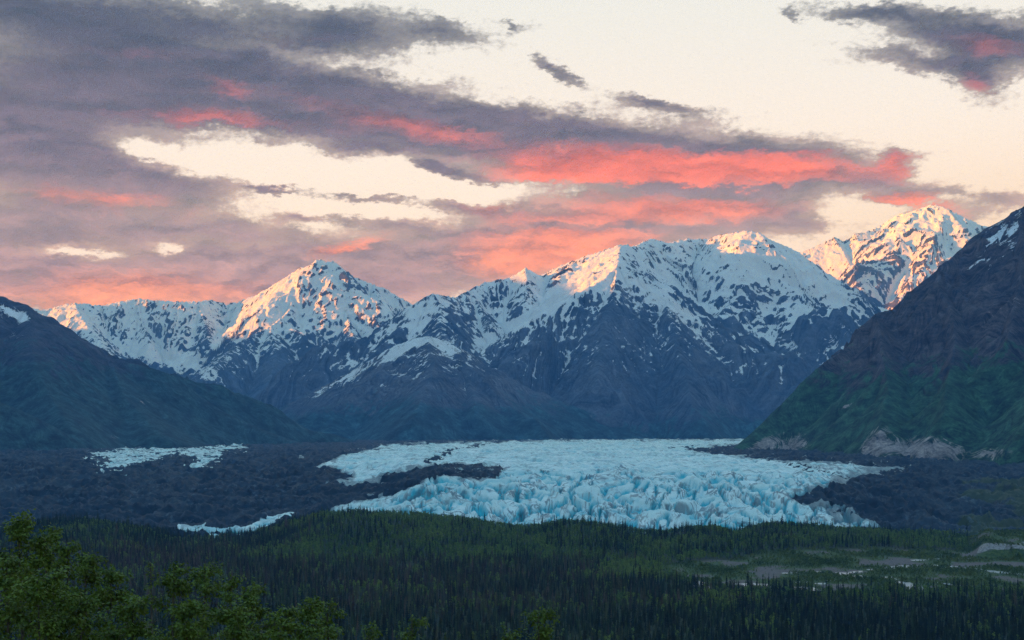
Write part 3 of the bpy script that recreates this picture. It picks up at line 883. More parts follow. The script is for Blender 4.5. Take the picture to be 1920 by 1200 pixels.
def build_glacier():
    ny, nx = 410, 900
    ys = 2380 * (9000 / 2380) ** (np.linspace(0, 1, ny) ** 1.12)
    us = np.linspace(-0.41, 0.41, nx)
    U, Y = np.meshgrid(us.astype(np.float32), ys.astype(np.float32))
    X = U * Y
    lin = np.array([2380, 2440, 2480, 2560, 2660, 2760, 3000, 3600, 4800, 6200, 7600, 9000], float)
    zi = np.interp(Y, lin, [-186, -180, -166, -140, -115, -99, -94, -88, -81, -77, -73, -71])
    zl = np.interp(Y, lin, [-188, -187, -186, -176, -166, -158, -141, -112, -89, -83, -79, -77])
    zr = np.interp(Y, lin, [-188, -186, -184, -172, -162, -152, -130, -104, -88, -80, -77, -74])
    px = U * F + CX
    zm = np.where(px < 1100, zl, zr)
    zc = np.interp(px.ravel(), [0, 520, 700, 800, 1500, 1650, 1800], [0, 0, .5, 1, 1, .5, 0]).reshape(px.shape).astype(np.float32)
    Z0 = zm + (zi - zm) * zc
    wpx = px + fbm(X / 110, Y / 160, 4, 301) * 12
    py0 = HOR - Z0 / Y * F
    wpy = py0 + fbm(X / 130, Y / 170, 4, 302) * 4.5
    sd = poly_mask(wpx, wpy, ICE)
    sl = poly_mask(wpx, wpy, ICE_L)
    ss = poly_mask(px + fbm(X / 30, Y / 40, 3, 305) * 8, py0 + fbm(X / 30, Y / 40, 3, 306) * 4, ICE_S)
    ice = sstep(np.maximum(sd, ss), -2.5, 3.0)
    il = sstep(sl, -3.5, 4.0) * (0.35 + 0.65 * sstep(fbm(X / 90, Y / 70, 5, 310, .62), -0.38, 0.12))
    ice = np.maximum(ice, il)
    for q in ICE_B:
        ice = np.maximum(ice, sstep(poly_mask(px + fbm(X / 30, Y / 40, 3, 307) * 6, py0 + fbm(X / 30, Y / 40, 3, 308) * 2, q), -1, 1.5))
    # broken transition: ice windows in the rubble near the margin
    near = sstep(np.maximum(sd, sl), -26, -1)
    win = sstep(ridged(X / 55, Y / 34, 3, 320) * .6 + fbm(X / 150, Y / 150, 2, 321) * .5, 0.75, 1.0) * near * (px < 1000)
    win2 = sstep(ridged((X + Y * .25) / 60, (Y * .5) / 24, 3, 322) * .6 + fbm(X / 120, Y / 120, 2, 323) * .5, 0.82, 1.0) * sstep(sd, -20, -1) * (px > 1000)
    ice = np.maximum(ice, np.maximum(win, win2) * .9)
    # medial debris bands on the ice
    deb = np.exp(-((px - np.interp(py0, [828, 838, 850, 868, 885], [960, 905, 845, 815, 790])) / 22) ** 2) * sstep(py0, 890, 870)
    deb2 = np.exp(-((py0 - np.interp(px, [1150, 1300, 1400, 1480, 1600], [838, 846, 858, 876, 905])) / 7) ** 2) * sstep(px, 1180, 1300)
    sp = ridged(X / 70, Y / 55, 4, 330) * .5 + fbm(X / 40, Y / 40, 3, 331) * .4
    debris = sstep(sp + deb * .55 + deb2 * .35, 0.86, 1.02) * np.maximum(deb, np.maximum(deb2, .12))
    ice = ice * (1 - np.clip(debris, 0, 1))
    # height: hummocks upstream, a wall of crevassed blocks at the snout
    front = sstep(Y, 3150, 2850) * sstep(zc, .2, .9)
    mid = sstep(Y, 3600, 3000) * (1 - front)
    wxx, wyy = fbm(X / 120, Y / 120, 3, 340) * 26, fbm(X / 120, Y / 120, 3, 341) * 26
    # crevasses fan out at the snout
    ang = np.clip((px - 1150) / 500, -1, 1) * 0.75
    cx_, sx_ = np.cos(ang), np.sin(ang)
    A = (X - 150) * cx_ - (Y - 2700) * sx_ + wxx
    B = (X - 150) * sx_ + (Y - 2700) * cx_ + wyy
    big = fbm(A / 105, B / 85, 2, 350)
    fins = 1 - np.abs(perlin(A / 48, B / 95, 351)) * 2.4
    nar = 1 - np.abs(perlin(A / 17, B / 60, 352)) * 2.2

    def cut(la, lb, sd_, wd):
        return np.clip(1.15 - np.abs(perlin(A / la + fbm(X / 30, Y / 30, 2, sd_ + 50) * .12, B / lb, sd_)) * wd, 0, 1)
    c1 = cut(60, 130, 353, 9.0) * sstep(perlin(A / 80, B / 70, 355), -.3, .2)
    c2 = cut(110, 50, 354, 10.0) * sstep(perlin(A / 70, B / 80, 357), -.1, .3)
    c3 = cut(28, 80, 358, 6.5) * sstep(perlin(A / 60, B / 60, 359), -.05, .3)
    zf = 11.0 * big + 5.5 * fins + 2.4 * nar - 17 * c1 - 12 * c2 - 10 * c3
    cutm = np.clip(np.maximum(c1, np.maximum(c2 * .8, c3 * .8)), 0, 1)
    step_ = 9 * np.round(perlin(X / 160, Y / 70, 356) * 2) / 2
    tr = ridged((X + wxx * 2) / 260, (Y + wyy) / 62, 4, 360, .55)
    zu = 11.0 * (tr - .8) + 3.0 * fbm(X / 40, Y / 30, 3, 361) + 7 * fbm(X / 330, Y / 260, 2, 362) * sstep(Y, 2900, 3400)
    fine = ridged(A / 14, B / 14, 3, 364) * 1.0
    rub = 13.0 * (ridged((X + wxx) / 150, (Y + wyy * 2) / 110, 5, 370, .58) - .9) + 4.0 * ridged(X / 26, Y / 22, 3, 371)
    ic = boxblur(ice, 2)
    Zs = np.where(True, zu * (1 - front) + (zf + step_) * front * (0.55 + .45 * sstep(Y, 2440, 2560)) + fine, 0)
    Z = Z0 + Zs * ic + rub * (1 - ic) + 3.0 * ic
    edge = sstep(Y, 2380, 2430)
    Z = Z0 + (Z - Z0) * edge - (1 - edge) * 6
    gyy = np.gradient(Z, axis=0) / np.gradient(Y, axis=0)
    gxx = np.gradient(Z, axis=1) / np.gradient(X, axis=1)
    slope = np.hypot(gxx, gyy)
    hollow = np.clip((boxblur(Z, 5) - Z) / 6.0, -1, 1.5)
    blue = np.clip(sstep(slope, 0.8, 1.9) * .35 + np.clip(hollow - .15, 0, 1) * .8 + cutm * 1.1, 0, 1) * front + (1 - front) * np.clip(hollow * 1.4, 0, .75) + sstep(Y, 2620, 2460) * .3 * sstep(fbm(X / 60, Y / 60, 2, 380), -.2, .4)  # crevasse ice is blue; upstream, tinted hollows stand in for faint shading
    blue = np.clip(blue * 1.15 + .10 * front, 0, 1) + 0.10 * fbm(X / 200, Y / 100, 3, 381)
    l1 = 1 - np.abs(perlin((A + B * .45) / 30 + fbm(X / 25, Y / 25, 3, 398) * .5, (B - A * .3) / 90, 390)) * 11
    l2 = 1 - np.abs(perlin((A - B * .3) / 22 + fbm(X / 20, Y / 20, 3, 399) * .5, (B + A * .3) / 70, 397)) * 9
    dirt = np.clip(np.maximum(l1, l2), 0, 1) * sstep(fbm(X / 130, Y / 90, 3, 391), -.25, .3) * (front * sstep(Y, 2760, 2560) * .95 + .25)
    l3 = np.clip(1 - np.abs(perlin((X + wxx) / 210, (Y + wyy * 2) / 34, 393)) * 8, 0, 1) * sstep(fbm(X / 120, Y / 80, 3, 394), -.1, .4) * (1 - front)
    dirt = dirt + .45 * sstep(fbm(X / 70, Y / 40, 5, 392, .6), .1, .6) * (1 - .5 * front) + .7 * l3
    green = sstep(px, 1760, 1840) * sstep(fbm(X / 160, Y / 140, 3, 395), -.35, .2) * sstep(Y, 3500, 3000)
    pale = sstep(fbm(X / 240, Y / 90, 4, 396), 0.1, .55) * sstep(px, 620, 200) + sstep(px, 1650, 1780) * .5 + sstep(Y, 2560, 2470) * sstep(px, 1600, 1680) * .9
    rim = np.maximum(sstep(sd, np.interp(px, [500, 1450, 1560], [9, 9, 34]), -1) * (sd > -40), il * .55) * (ss < -3)
    attrs = {'ice': ice, 'blue': blue, 'dirt': dirt, 'green': green, 'pale': pale, 'rim': rim, 'along': A, 'athwart': B, 'snout': front}
    f = grid_faces(ny, nx)
    fi = ice.ravel()[f].mean(axis=1) > 0.5
    V = np.stack([X, Y, Z], -1).reshape(-1, 3)
    for nm, sel in (('glacier', fi), ('moraine', ~fi)):
        ff = f[sel]
        used = np.zeros(len(V), bool)
        used[ff.ravel()] = True
        remap = np.cumsum(used) - 1
        me = np_mesh(nm, V[used], remap[ff], True, {k: a.ravel()[used] for k, a in attrs.items()})
        o = link(nm, me, None, [M_ICE])
        o['kind'] = 'structure'


def mat_ice():
    m, nt, b = new_mat('glacier_ice_and_rubble')
    pos = nt.nodes.new('ShaderNodeNewGeometry').outputs['Position']
    n1 = E(nt, noise_n(nt, pos, 0.08, 5, 0.65).outputs['Fac'])
    n2 = E(nt, noise_n(nt, mapping(nt, pos, scale=(1, .5, 1.5)), 0.025, 5, 0.65).outputs['Fac'])
    white = mixc(nt, n2.smooth(.35, .65), (0.54, 0.70, 0.67), (0.76, 0.83, 0.79))
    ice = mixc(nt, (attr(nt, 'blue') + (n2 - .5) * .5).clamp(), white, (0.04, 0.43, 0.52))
    ice = mixc(nt, (attr(nt, 'dirt') + (n1 - .5) * .5).smooth(.25, .85) * 0.7, ice, (0.20, 0.20, 0.20))
    fa, fb_, fr = attr(nt, 'along'), attr(nt, 'athwart'), attr(nt, 'snout')

    def line(a, b, w_):
        q = E(nt, noise_n(nt, combine(nt, a, b, 0.0), 1.0, 3, 0.6, 0.7).outputs['Fac'])
        return (q - .5).abs().smooth(w_, w_ * .25)
    low = (n2 - .42).smooth(0, .16)
    cracks = (line((fa + fb_ * .5) * (1 / 34), (fb_ - fa * .4) * (1 / 110), .035)).max(line((fa - fb_ * .35) * (1 / 26), fb_ * (1 / 90), .03)) * low
    ice = mixc(nt, cracks * fr * .75, ice, (0.09, 0.12, 0.14))
    bands = line(fa * (1 / 420), fb_ * (1 / 46), .03).max(line(fa * (1 / 150), fb_ * (1 / 30), .02) * .7)
    ice = mixc(nt, bands * (fr * -1.0 + 1.0) * (n1 - .3).smooth(0, .3) * .6, ice, (0.16, 0.24, 0.28))
    rub = mixc(nt, n1.smooth(.35, .65), (0.004, 0.012, 0.022), (0.011, 0.027, 0.042))
    rub = mixc(nt, (attr(nt, 'pale') + (n2 - .5) * 1.5).smooth(.35, .8) * .5, rub, (0.032, 0.052, 0.070))
    rub = mixc(nt, (attr(nt, 'green') + (n2 - .5) * .8).smooth(.4, .6), rub, (0.035, 0.05, 0.022))
    st = mapping(nt, pos, rot=(0, 0, .5), scale=(1, .45, 1))
    n6 = E(nt, noise_n(nt, st, 0.035, 6, 0.72, 0.8).outputs['Fac'])
    rub = mixc(nt, n6.smooth(.57, .66) * .6, rub, (0.075, 0.11, 0.14))
    rub = mixc(nt, n6.smooth(.44, .36) * .7, rub, (0.006, 0.01, 0.018))
    edge = (attr(nt, 'rim') + (n6 - .5) * 2.2 + (n1 - .5) * .8).smooth(.45, .95)
    ice = mixc(nt, edge * .72, ice, (0.10, 0.11, 0.125))
    ice = mixc(nt, n6.smooth(.60, .68) * .5, ice, (0.22, 0.24, 0.25))
    col = mixc(nt, (attr(nt, 'ice') + (n1 - .5) * .9 + (n6 - .5) * .9).smooth(.42, .58), rub, ice)
    setc(nt, b, col)
    b.inputs['Roughness'].default_value = 0.7
    bump(nt, b, n1 + n2, 0.5, 3.0)
    return m


M_ICE = mat_ice()
build_glacier()


# ------------------------------------------------------------------ trees: shapes
def tri_mesh(name, V, T, mats, mat_i=None, smooth=False):
    me = np_mesh(name, np.array(V, np.float32), np.array(T, np.int32), smooth)
    for m in mats:
        me.materials.append(m)
    if mat_i is not None:
        me.polygons.foreach_set('material_index', np.array(mat_i, np.int32))
    return me


def tube(V, T, pts, rad, k=5):
    """a tapered tube along pts, appended to V, T"""
    base = len(V)
    pts = [Vector(p) for p in pts]
    for i, p in enumerate(pts):
        d = (pts[min(i + 1, len(pts) - 1)] - pts[max(i - 1, 0)]).normalized()
        a = d.orthogonal().normalized()
        b = d.cross(a)
        for j in range(k):
            t = 2 * math.pi * j / k
            V.append(p + (a * math.cos(t) + b * math.sin(t)) * rad[i])
    for i in range(len(pts) - 1):
        for j in range(k):
            a0, a1 = base + i * k + j, base + i * k + (j + 1) % k
            b0, b1 = a0 + k, a1 + k
            T.append((a0, a1, b1))
            T.append((a0, b1, b0))


def spruce_crown(layers, K, seed, w=0.115):
    """unit-height spruce: drooping whorls of boughs, ragged and narrow"""
    r = random.Random(seed)
    V, T = [], []
    lean = r.uniform(-.01, .01)
    for i in range(layers):
        f = i / (layers - 1)
        z = 0.10 + 0.87 * f ** 0.92
        R = w * (1 - f) ** 0.8 * r.uniform(.75, 1.2) + 0.008
        if r.random() < .12:
            R *= .6
        cz = z + 0.07 * (1 - f * .5) + .02
        c = len(V)
        V.append((lean * f, 0, min(cz, 1.0)))
        ph = r.uniform(0, 6.28)
        for j in range(2 * K):
            t = ph + math.pi * j / K + r.uniform(-.15, .15)
            rr = R * (r.uniform(.8, 1.25) if j % 2 == 0 else r.uniform(.35, .55))
            zz = z - (R * r.uniform(.35, .75) if j % 2 == 0 else R * .05)
            V.append((math.cos(t) * rr + lean * f, math.sin(t) * rr, zz))
        for j in range(2 * K):
            T.append((c, c + 1 + j, c + 1 + (j + 1) % (2 * K)))
    V += [(lean - .006, 0, .93), (lean + .006, .004, .93), (lean, 0, 1.03)]
    T.append((len(V) - 3, len(V) - 2, len(V) - 1))
    return V, T


def trunk_geo(h, r0, k=5):
    V, T = [], []
    tube(V, T, [(0, 0, -.04), (0.004, 0, h * .5), (0, 0, h)], [r0, r0 * .7, r0 * .25], k)
    return V, T


def leafy_crown(n, seed, w=0.22, low=.22, size=.045):
    """unit-height birch: leaf sprays on a few uneven lobes with gaps between them"""
    r = random.Random(seed)
    lobes = []
    for i in range(9):
        f = r.uniform(0, 1)
        z = low + .08 + (0.86 - low) * f
        R = w * (1 - abs(f - .35) ** 1.4) * r.uniform(.3, .9)
        t = r.uniform(0, 6.28)
        lobes.append((math.cos(t) * R * .8, math.sin(t) * R * .8, z, w * r.uniform(.34, .62) * (1.1 - .55 * f)))
    lobes.append((0, 0, .9, w * .28))
    V, T = [], []
    for i in range(n):
        x, y, z, q = r.choice(lobes)
        d = Vector((r.gauss(0, 1), r.gauss(0, 1), r.gauss(0, 1))).normalized() * q * r.uniform(.5, 1.05)
        p = Vector((x, y, z)) + Vector((d.x, d.y, d.z * 1.35))
        a = Vector((r.gauss(0, 1), r.gauss(0, 1), r.gauss(0, .6))).normalized() * size * r.uniform(.6, 1.3)
        b = Vector((r.gauss(0, .6), r.gauss(0, .6), r.gauss(-.4, 1))).normalized() * size * r.uniform(.6, 1.3)
        c = len(V)
        V += [p - a, p + b, p + a, p - b * .8]
        T += [(c, c + 1, c + 2), (c, c + 2, c + 3)]
    return V, T


def mat_leaf(name, stops, vary=.35, trans=0.0):
    m, nt, b = new_mat(name)
    oi = nt.nodes.new('ShaderNodeObjectInfo')
    rnd = E(nt, oi.outputs['Random'])
    t = attr(nt, 'tint', 'INSTANCER')
    pos = nt.nodes.new('ShaderNodeTexCoord').outputs['Object']
    n = E(nt, noise_n(nt, pos, 9.0, 2, 0.6).outputs['Fac'])
    col = ramp(nt, (t + (rnd - .5) * .35).clamp(), stops)
    k = (rnd * 7.31)._m('FRACT') * vary + (n - .5) * .9 + (1 - vary * .5)
    v = nt.nodes.new('ShaderNodeVectorMath')
    v.operation = 'SCALE'
    nt.links.new(col, v.inputs[0])
    nt.links.new(k.max(.25).s, v.inputs['Scale'])
    setc(nt, b, v.outputs[0])
    b.inputs['Roughness'].default_value = .8
    b.inputs['Specular IOR Level'].default_value = .1
    return m


M_SPRUCE = mat_leaf('spruce_needles', [(0, (.011, .020, .010)), (.35, (.024, .040, .016)), (.6, (.046, .050, .021)), (.8, (.062, .046, .027)), (1, (.070, .048, .042))], 1.6)
M_BIRCH = mat_leaf('birch_leaves', [(0, (.075, .14, .036)), (.5, (.125, .20, .046)), (1, (.18, .24, .055))], .7)
M_SHRUB = mat_leaf('willow_shrub_leaves', [(0, (.06, .10, .026)), (.5, (.10, .145, .04)), (1, (.15, .18, .05))], .6)


def mat_bark(name, c1, c2):
    m, nt, b = new_mat(name)
    pos = nt.nodes.new('ShaderNodeTexCoord').outputs['Object']
    n = E(nt, noise_n(nt, mapping(nt, pos, scale=(6, 6, 1.2)), 3, 4, 0.6).outputs['Fac'])
    setc(nt, b, mixc(nt, n.smooth(.35, .65), c1, c2))
    bump(nt, b, n, .5, .02)
    return m


M_BARK = mat_bark('spruce_bark', (.035, .028, .024), (.08, .065, .055))
M_BBARK = mat_bark('pale_birch_bark', (.10, .09, .08), (.26, .24, .21))
M_PBARK = mat_bark('poplar_bark', (.06, .05, .04), (.15, .13, .10))


def joined(name, crown, trunk, mc, mt):
    V, T = list(crown[0]), list(crown[1])
    o = len(V)
    V += list(trunk[0])
    T += [tuple(i + o for i in t) for t in trunk[1]]
    return tri_mesh(name, V, T, [mc, mt], [0] * len(crown[1]) + [1] * len(trunk[1]))


SPRUCE_GEO = [(spruce_crown(11, 6, 100 + i, w), trunk_geo(.6, .016)) for i, w in enumerate((.10, .12, .135, .085, .11))]
BIRCH_GEO = [(leafy_crown(150, 200 + i, w), trunk_geo(.7, .016)) for i, w in enumerate((.20, .24, .28, .17))]
SHRUB_GEO = [leafy_crown(70, 300 + i, .55, -.12, .11) for i in range(3)]

# ------------------------------------------------------------------ where the trees stand
rs = np.random.default_rng(5)


def jitter(x0, x1, y0, y1, st):
    X, Y = np.meshgrid(np.arange(x0, x1, st), np.arange(y0, y1, st))
    X = (X + rs.uniform(-.48, .48, X.shape) * st).ravel().astype(np.float32)
    Y = (Y + rs.uniform(-.48, .48, Y.shape) * st).ravel().astype(np.float32)
    k = np.abs(X) < .40 * Y + 25
    return X[k], Y[k]


TX, TY = jitter(-1080, 1080, 930, 2520, 6.0)
TZ = ground_z(TX, TY) + bank_rise(TX, TY)
tpx, tpy = TX / TY * F + CX, HOR - TZ / TY * F
tf = flats(TX, TY)
fall = fbm(TX / 90, TY / 140, 4, 501)
fall2 = fbm(TX / 260, TY / 300, 3, 502)


def reg(px, py, rx, ry):
    return np.exp(-((tpx - px) / rx) ** 2 - ((tpy - py) / ry) ** 2)


pdec = .10 + .46 * sstep(tpy, 1066, 1020) * sstep(tpx, 420, 640) + .5 * reg(250, 985, 130, 22) + .28 * reg(800, 990, 260, 34) + .9 * reg(1230, 1070, 120, 22) + .35 * reg(1700, 1010, 260, 18) + .55 * reg(900, 1040, 380, 12) + .5 * sstep(tpx, 1250, 1340) * sstep(np.abs(tpy - 1062), 26, 12) + .8 * reg(1700, 1118, 330, 9) + .7 * reg(620, 1040, 70, 10)
pdec = pdec - .10 * sstep(tpy, 1125, 1165)
pdec = np.clip(pdec + fall * .45 + fall2 * .15, .02, .95)
isdec = rs.random(len(TX)) < pdec
keep = (tf < .3)
# openings in the forest
keep &= reg(765, 1062, 26, 7) < .5
keep &= rs.random(len(TX)) < np.clip(.90 + fall * .25 + .5 * np.clip(fbm(TX / 35, TY / 60, 3, 512) + .25, -1, 0), .25, 1)
keep &= ~((river_dist(TX, TY) < 3) & (tf > .05))
bankt = (tpx > 1815) & (TY > 2005)
keep &= ~(bankt & (TY < 2140))
hgt = np.where(isdec, rs.uniform(6.0, 10.5, len(TX)), np.clip(rs.normal(11.0, 3.4, len(TX)), 4, 20))
hgt *= np.where(bankt, .35, 1.0)
hgt = hgt * (1 + .28 * np.clip(fbm(TX / 45, TY / 45, 3, 511), -1, 1))
hgt = np.where((TY > 2250), hgt * .92, hgt)
crest = (TY > 2250) & (TY < 2400)
big_sp = (rs.random(len(TX)) < np.where(crest, .16, .035)) & ~isdec
lone = crest & (tpx > 582) & (tpx < 628) & ~isdec & (rs.random(len(TX)) < .3)
hgt = np.where(big_sp, hgt * 1.4, hgt)
hgt = np.where(lone, 19.0, hgt)
brown = np.clip(.28 + .34 * sstep(tpy, 1008, 1060) * sstep(tpx, 1500, 1000) + .3 * reg(250, 1050, 200, 40) + .25 * reg(560, 1010, 90, 40) + fall * .25 + rs.normal(0, .16, len(TX)) - .25 * sstep(tpy, 1130, 1200), 0, 1)
tdec = np.clip(.45 + fall * .4 + rs.normal(0, .18, len(TX)) + .25 * reg(1230, 1070, 120, 25), 0, 1)
tint = np.where(isdec, tdec, brown)
wid = np.where(isdec, rs.uniform(.9, 1.4, len(TX)), rs.uniform(1.05, 1.6, len(TX)))
rotz = rs.uniform(0, 6.28, len(TX))
var = rs.integers(0, 100, len(TX))
show = hgt / TY * F
top = HOR - (TZ + hgt) / TY * F
cand = keep & (tpx > 8) & (tpx < 1912) & (top < 1190) & ~((tpx < 640) & (top > 1060)) & (top > 1080)


def biggest(mask, n):
    i = np.nonzero(mask)[0]
    return i[np.argsort(-show[i])[:n]]


solo_s = biggest(cand & ~isdec, 300)
solo_b = biggest(keep & isdec & (tpx > 8) & (tpx < 1912) & (top < 1185) & ~((tpx < 640) & (top > 1060)), 300)
solo = np.zeros(len(TX), bool)
solo[solo_s] = True
solo[solo_b] = True


def zone(i):
    """where one sees the tree, by things that can be found in the view"""
    x, y = tpx[i], top[i]
    row = ('at the forest bottom edge' if y > 1168 else 'in the lowest belt' if y > 1140 else 'in the near forest' if y > 1112 else 'in the mid forest' if y > 1062 else 'on the wooded rise')
    if tf[i] > .02:
        row = 'on the rim of the gravel flats'
    names = [(560, 'behind the poplar row'), (660, 'beside the separate poplar'), (760, 'left of the forked sapling'), (860, 'right of the forked sapling'), (960, 'left of the conical poplar'), (1060, 'behind the conical poplar'),
             (1180, 'right of the conical poplar'), (1300, 'left of the river bend'), (1420, 'below the first river bend'), (1540, 'below the widest pool'), (1660, 'under the gravel bars'), (1790, 'under the long channel'), (1921, 'by the right border')]
    return row + ' ' + next(n for lim, n in names if x < lim)


S_ME = [(tri_mesh('crown', *g[0], [M_SPRUCE]), tri_mesh('trunk', *g[1], [M_BARK])) for g in SPRUCE_GEO]
B_ME = [(tri_mesh('crown', *g[0], [M_BIRCH]), tri_mesh('trunk', *g[1], [M_BBARK])) for g in BIRCH_GEO]


def stand(i, name, cat, kind, meshes):
    o = bpy.data.objects.new(name, None)
    SC.collection.objects.link(o)
    o.empty_display_size = .3
    o.location = (TX[i], TY[i], TZ[i] - .2)
    o.rotation_euler = (0, 0, rotz[i])
    w_ = hgt[i] * wid[i]
    o.scale = (w_, w_, hgt[i])
    z = zone(i)
    one, many = kind(i)
    o['label'] = one + ' ' + z
    o['category'] = cat
    o['group'] = many + ' ' + z
    c, t = meshes[var[i] % len(meshes)]
    for nm, me in (('crown', c), ('trunk', t)):
        p = bpy.data.objects.new(nm, me)
        SC.collection.objects.link(p)
        p.parent = o
        p['tint'] = float(tint[i])
    return o


def spruce_look(i):
    w = ('tall' if hgt[i] > 15.5 else 'short' if hgt[i] < 12.2 else 'medium') + (' slender' if wid[i] < 1.18 else ' broad' if wid[i] > 1.44 else '')
    c = 'brownish' if tint[i] > .5 else 'blackish' if tint[i] < .18 else 'dark green'
    return f'{w} {c} spruce', f'{w} {c} spruces'


def birch_look(i):
    w = 'tall' if hgt[i] > 9.4 else 'low' if hgt[i] < 8.2 else 'medium'
    c = 'yellow green' if tint[i] > .62 else 'dull green' if tint[i] < .36 else 'fresh green'
    return f'{w} {c} birch', f'{w} {c} birches'


for i in solo_s:
    stand(i, 'spruce_tree', 'spruce', spruce_look, S_ME)
for i in solo_b:
    stand(i, 'birch_tree', 'birch', birch_look, B_ME)


same = {}
for o in SC.objects:
    if o.get('category') in ('spruce', 'birch'):
        same.setdefault(o['label'], []).append(o)
for lab, os_ in same.items():
    if len(os_) > 1:
        os_.sort(key=lambda o: o.location.x / o.location.y)
        for k, o in enumerate(os_):
            if len(lab.split()) > 15:
                continue
            o['label'] = ('leftmost ' if k == 0 else 'rightmost ' if k == len(os_) - 1 else 'middle ') + lab


def scatter(name, x, y, z, rot, scl, tint_, idx, protos):
    """one object that sets the far mass of trees on its points"""
    n = len(x)
    me = bpy.data.meshes.new(name)
    me.vertices.add(n)
    me.vertices.foreach_set('co', np.stack([x, y, z], -1).astype(np.float32).ravel())
    for nm, v in (('tint', tint_), ('turn', rot)):
        a = me.attributes.new(nm, 'FLOAT', 'POINT')
        a.data.foreach_set('value', np.ascontiguousarray(v, np.float32))
    a = me.attributes.new('pick', 'INT', 'POINT')
    a.data.foreach_set('value', np.ascontiguousarray(idx, np.int32))
    a = me.attributes.new('size', 'FLOAT_VECTOR', 'POINT')
    a.data.foreach_set('vector', np.ascontiguousarray(scl, np.float32).ravel())
    o = link(name, me)
    o['kind'] = 'stuff'
    ng = bpy.data.node_groups.new(name, 'GeometryNodeTree')
    ng.interface.new_socket('Geometry', in_out='INPUT', socket_type='NodeSocketGeometry')
    ng.interface.new_socket('Geometry', in_out='OUTPUT', socket_type='NodeSocketGeometry')
    N, Lk = ng.nodes, ng.links
    gi, go = N.new('NodeGroupInput'), N.new('NodeGroupOutput')
    join = N.new('GeometryNodeJoinGeometry')
    for p in protos:
        oi = N.new('GeometryNodeObjectInfo')
        oi.inputs['Object'].default_value = p
        oi.inputs['As Instance'].default_value = True
        Lk.new(oi.outputs['Geometry'], join.inputs[0])
    iop = N.new('GeometryNodeInstanceOnPoints')
    iop.inputs['Pick Instance'].default_value = True

    def named(nm, t):
        q = N.new('GeometryNodeInputNamedAttribute')
        q.data_type = t
        q.inputs['Name'].default_value = nm
        return q.outputs['Attribute']
    Lk.new(gi.outputs[0], iop.inputs['Points'])
    Lk.new(join.outputs[0], iop.inputs['Instance'])
    Lk.new(named('pick', 'INT'), iop.inputs['Instance Index'])
    cmb = N.new('ShaderNodeCombineXYZ')
    Lk.new(named('turn', 'FLOAT'), cmb.inputs[2])
    Lk.new(cmb.outputs[0], iop.inputs['Rotation'])
    Lk.new(named('size', 'FLOAT_VECTOR'), iop.inputs['Scale'])
    Lk.new(iop.outputs[0], go.inputs[0])
    md = o.modifiers.new('trees', 'NODES')
    md.node_group = ng
    return o


SP_PROTO = [bpy.data.objects.new('spruce_shape', joined('spruce_shape', g[0], g[1], M_SPRUCE, M_BARK)) for g in SPRUCE_GEO]
BI_PROTO = [bpy.data.objects.new('birch_shape', joined('birch_shape', g[0], g[1], M_BIRCH, M_BBARK)) for g in BIRCH_GEO]
SH_PROTO = [bpy.data.objects.new('shrub_shape', tri_mesh('shrub_shape', *g, [M_SHRUB])) for g in SHRUB_GEO]
for nm, sel, pr in (('spruce_forest', keep & ~isdec & ~solo, SP_PROTO), ('birch_forest', keep & isdec & ~solo, BI_PROTO)):
    scatter(nm, TX[sel], TY[sel], TZ[sel] - .2, rotz[sel], np.stack([hgt * wid, hgt * wid, hgt], -1)[sel], tint[sel], var[sel] % len(pr), pr)

# willow shrubs over the gravel flats
UX, UY = jitter(60, 1080, 1480, 2720, 4.6)
uf = flats(UX, UY)
us = fbm(UX / 70, UY / 110, 4, 33) * 0.9 + 0.26 + rs.normal(0, .18, len(UX))
upx = UX / UY * F + CX
uk = (((uf > .25) & (UY < 2340)) | ((upx > 1790) & (UY > 2120))) & (us > np.where(UY > 2120, -.35, -.04)) & (river_dist(UX, UY) > 2.5) & (rs.random(len(UX)) < .85)
UX, UY, us = UX[uk], UY[uk], us[uk]
uh = np.clip(1.2 + us * 4.5, 1, 4.8) * rs.uniform(.6, 1.3, len(UX))
scatter('willow_shrubs', UX, UY, ground_z(UX, UY) + bank_rise(UX, UY) - .1, rs.uniform(0, 6, len(UX)), np.stack([uh * 1.2, uh * 1.2, uh], -1), np.clip(.4 + fbm(UX / 50, UY / 50, 2, 66) * .6, 0, 1), rs.integers(0, 3, len(UX)), SH_PROTO)
print('trees', int(keep.sum()), 'shrubs', len(UX))


# ------------------------------------------------------------------ leafy poplars on the slope below the viewpoint
def mat_poplar():
    m, nt, b = new_mat('poplar_leaves')
    pos = nt.nodes.new('ShaderNodeNewGeometry').outputs['Position']
    n = E(nt, noise_n(nt, pos, 2.2, 3, .6).outputs['Fac'])
    n2 = E(nt, noise_n(nt, pos, 11.0, 1, .5).outputs['Fac'])
    c = mixc(nt, (n * .7 + n2 * .5).smooth(.4, .8), (.042, .085, .010), (.16, .225, .028))
    setc(nt, b, c)
    b.inputs['Roughness'].default_value = .55
    b.inputs['Specular IOR Level'].default_value = .25
    tr = nt.nodes.new('ShaderNodeBsdfTranslucent')
    nt.links.new(c, tr.inputs[0])
    mx = nt.nodes.new('ShaderNodeMixShader')
    mx.inputs[0].default_value = .3
    out = next(x for x in nt.nodes if x.type == 'OUTPUT_MATERIAL')
    nt.links.new(b.outputs[0], mx.inputs[1])
    nt.links.new(tr.outputs[0], mx.inputs[2])
    nt.links.new(mx.outputs[0], out.inputs[0])
    return m


M_POP = mat_poplar()


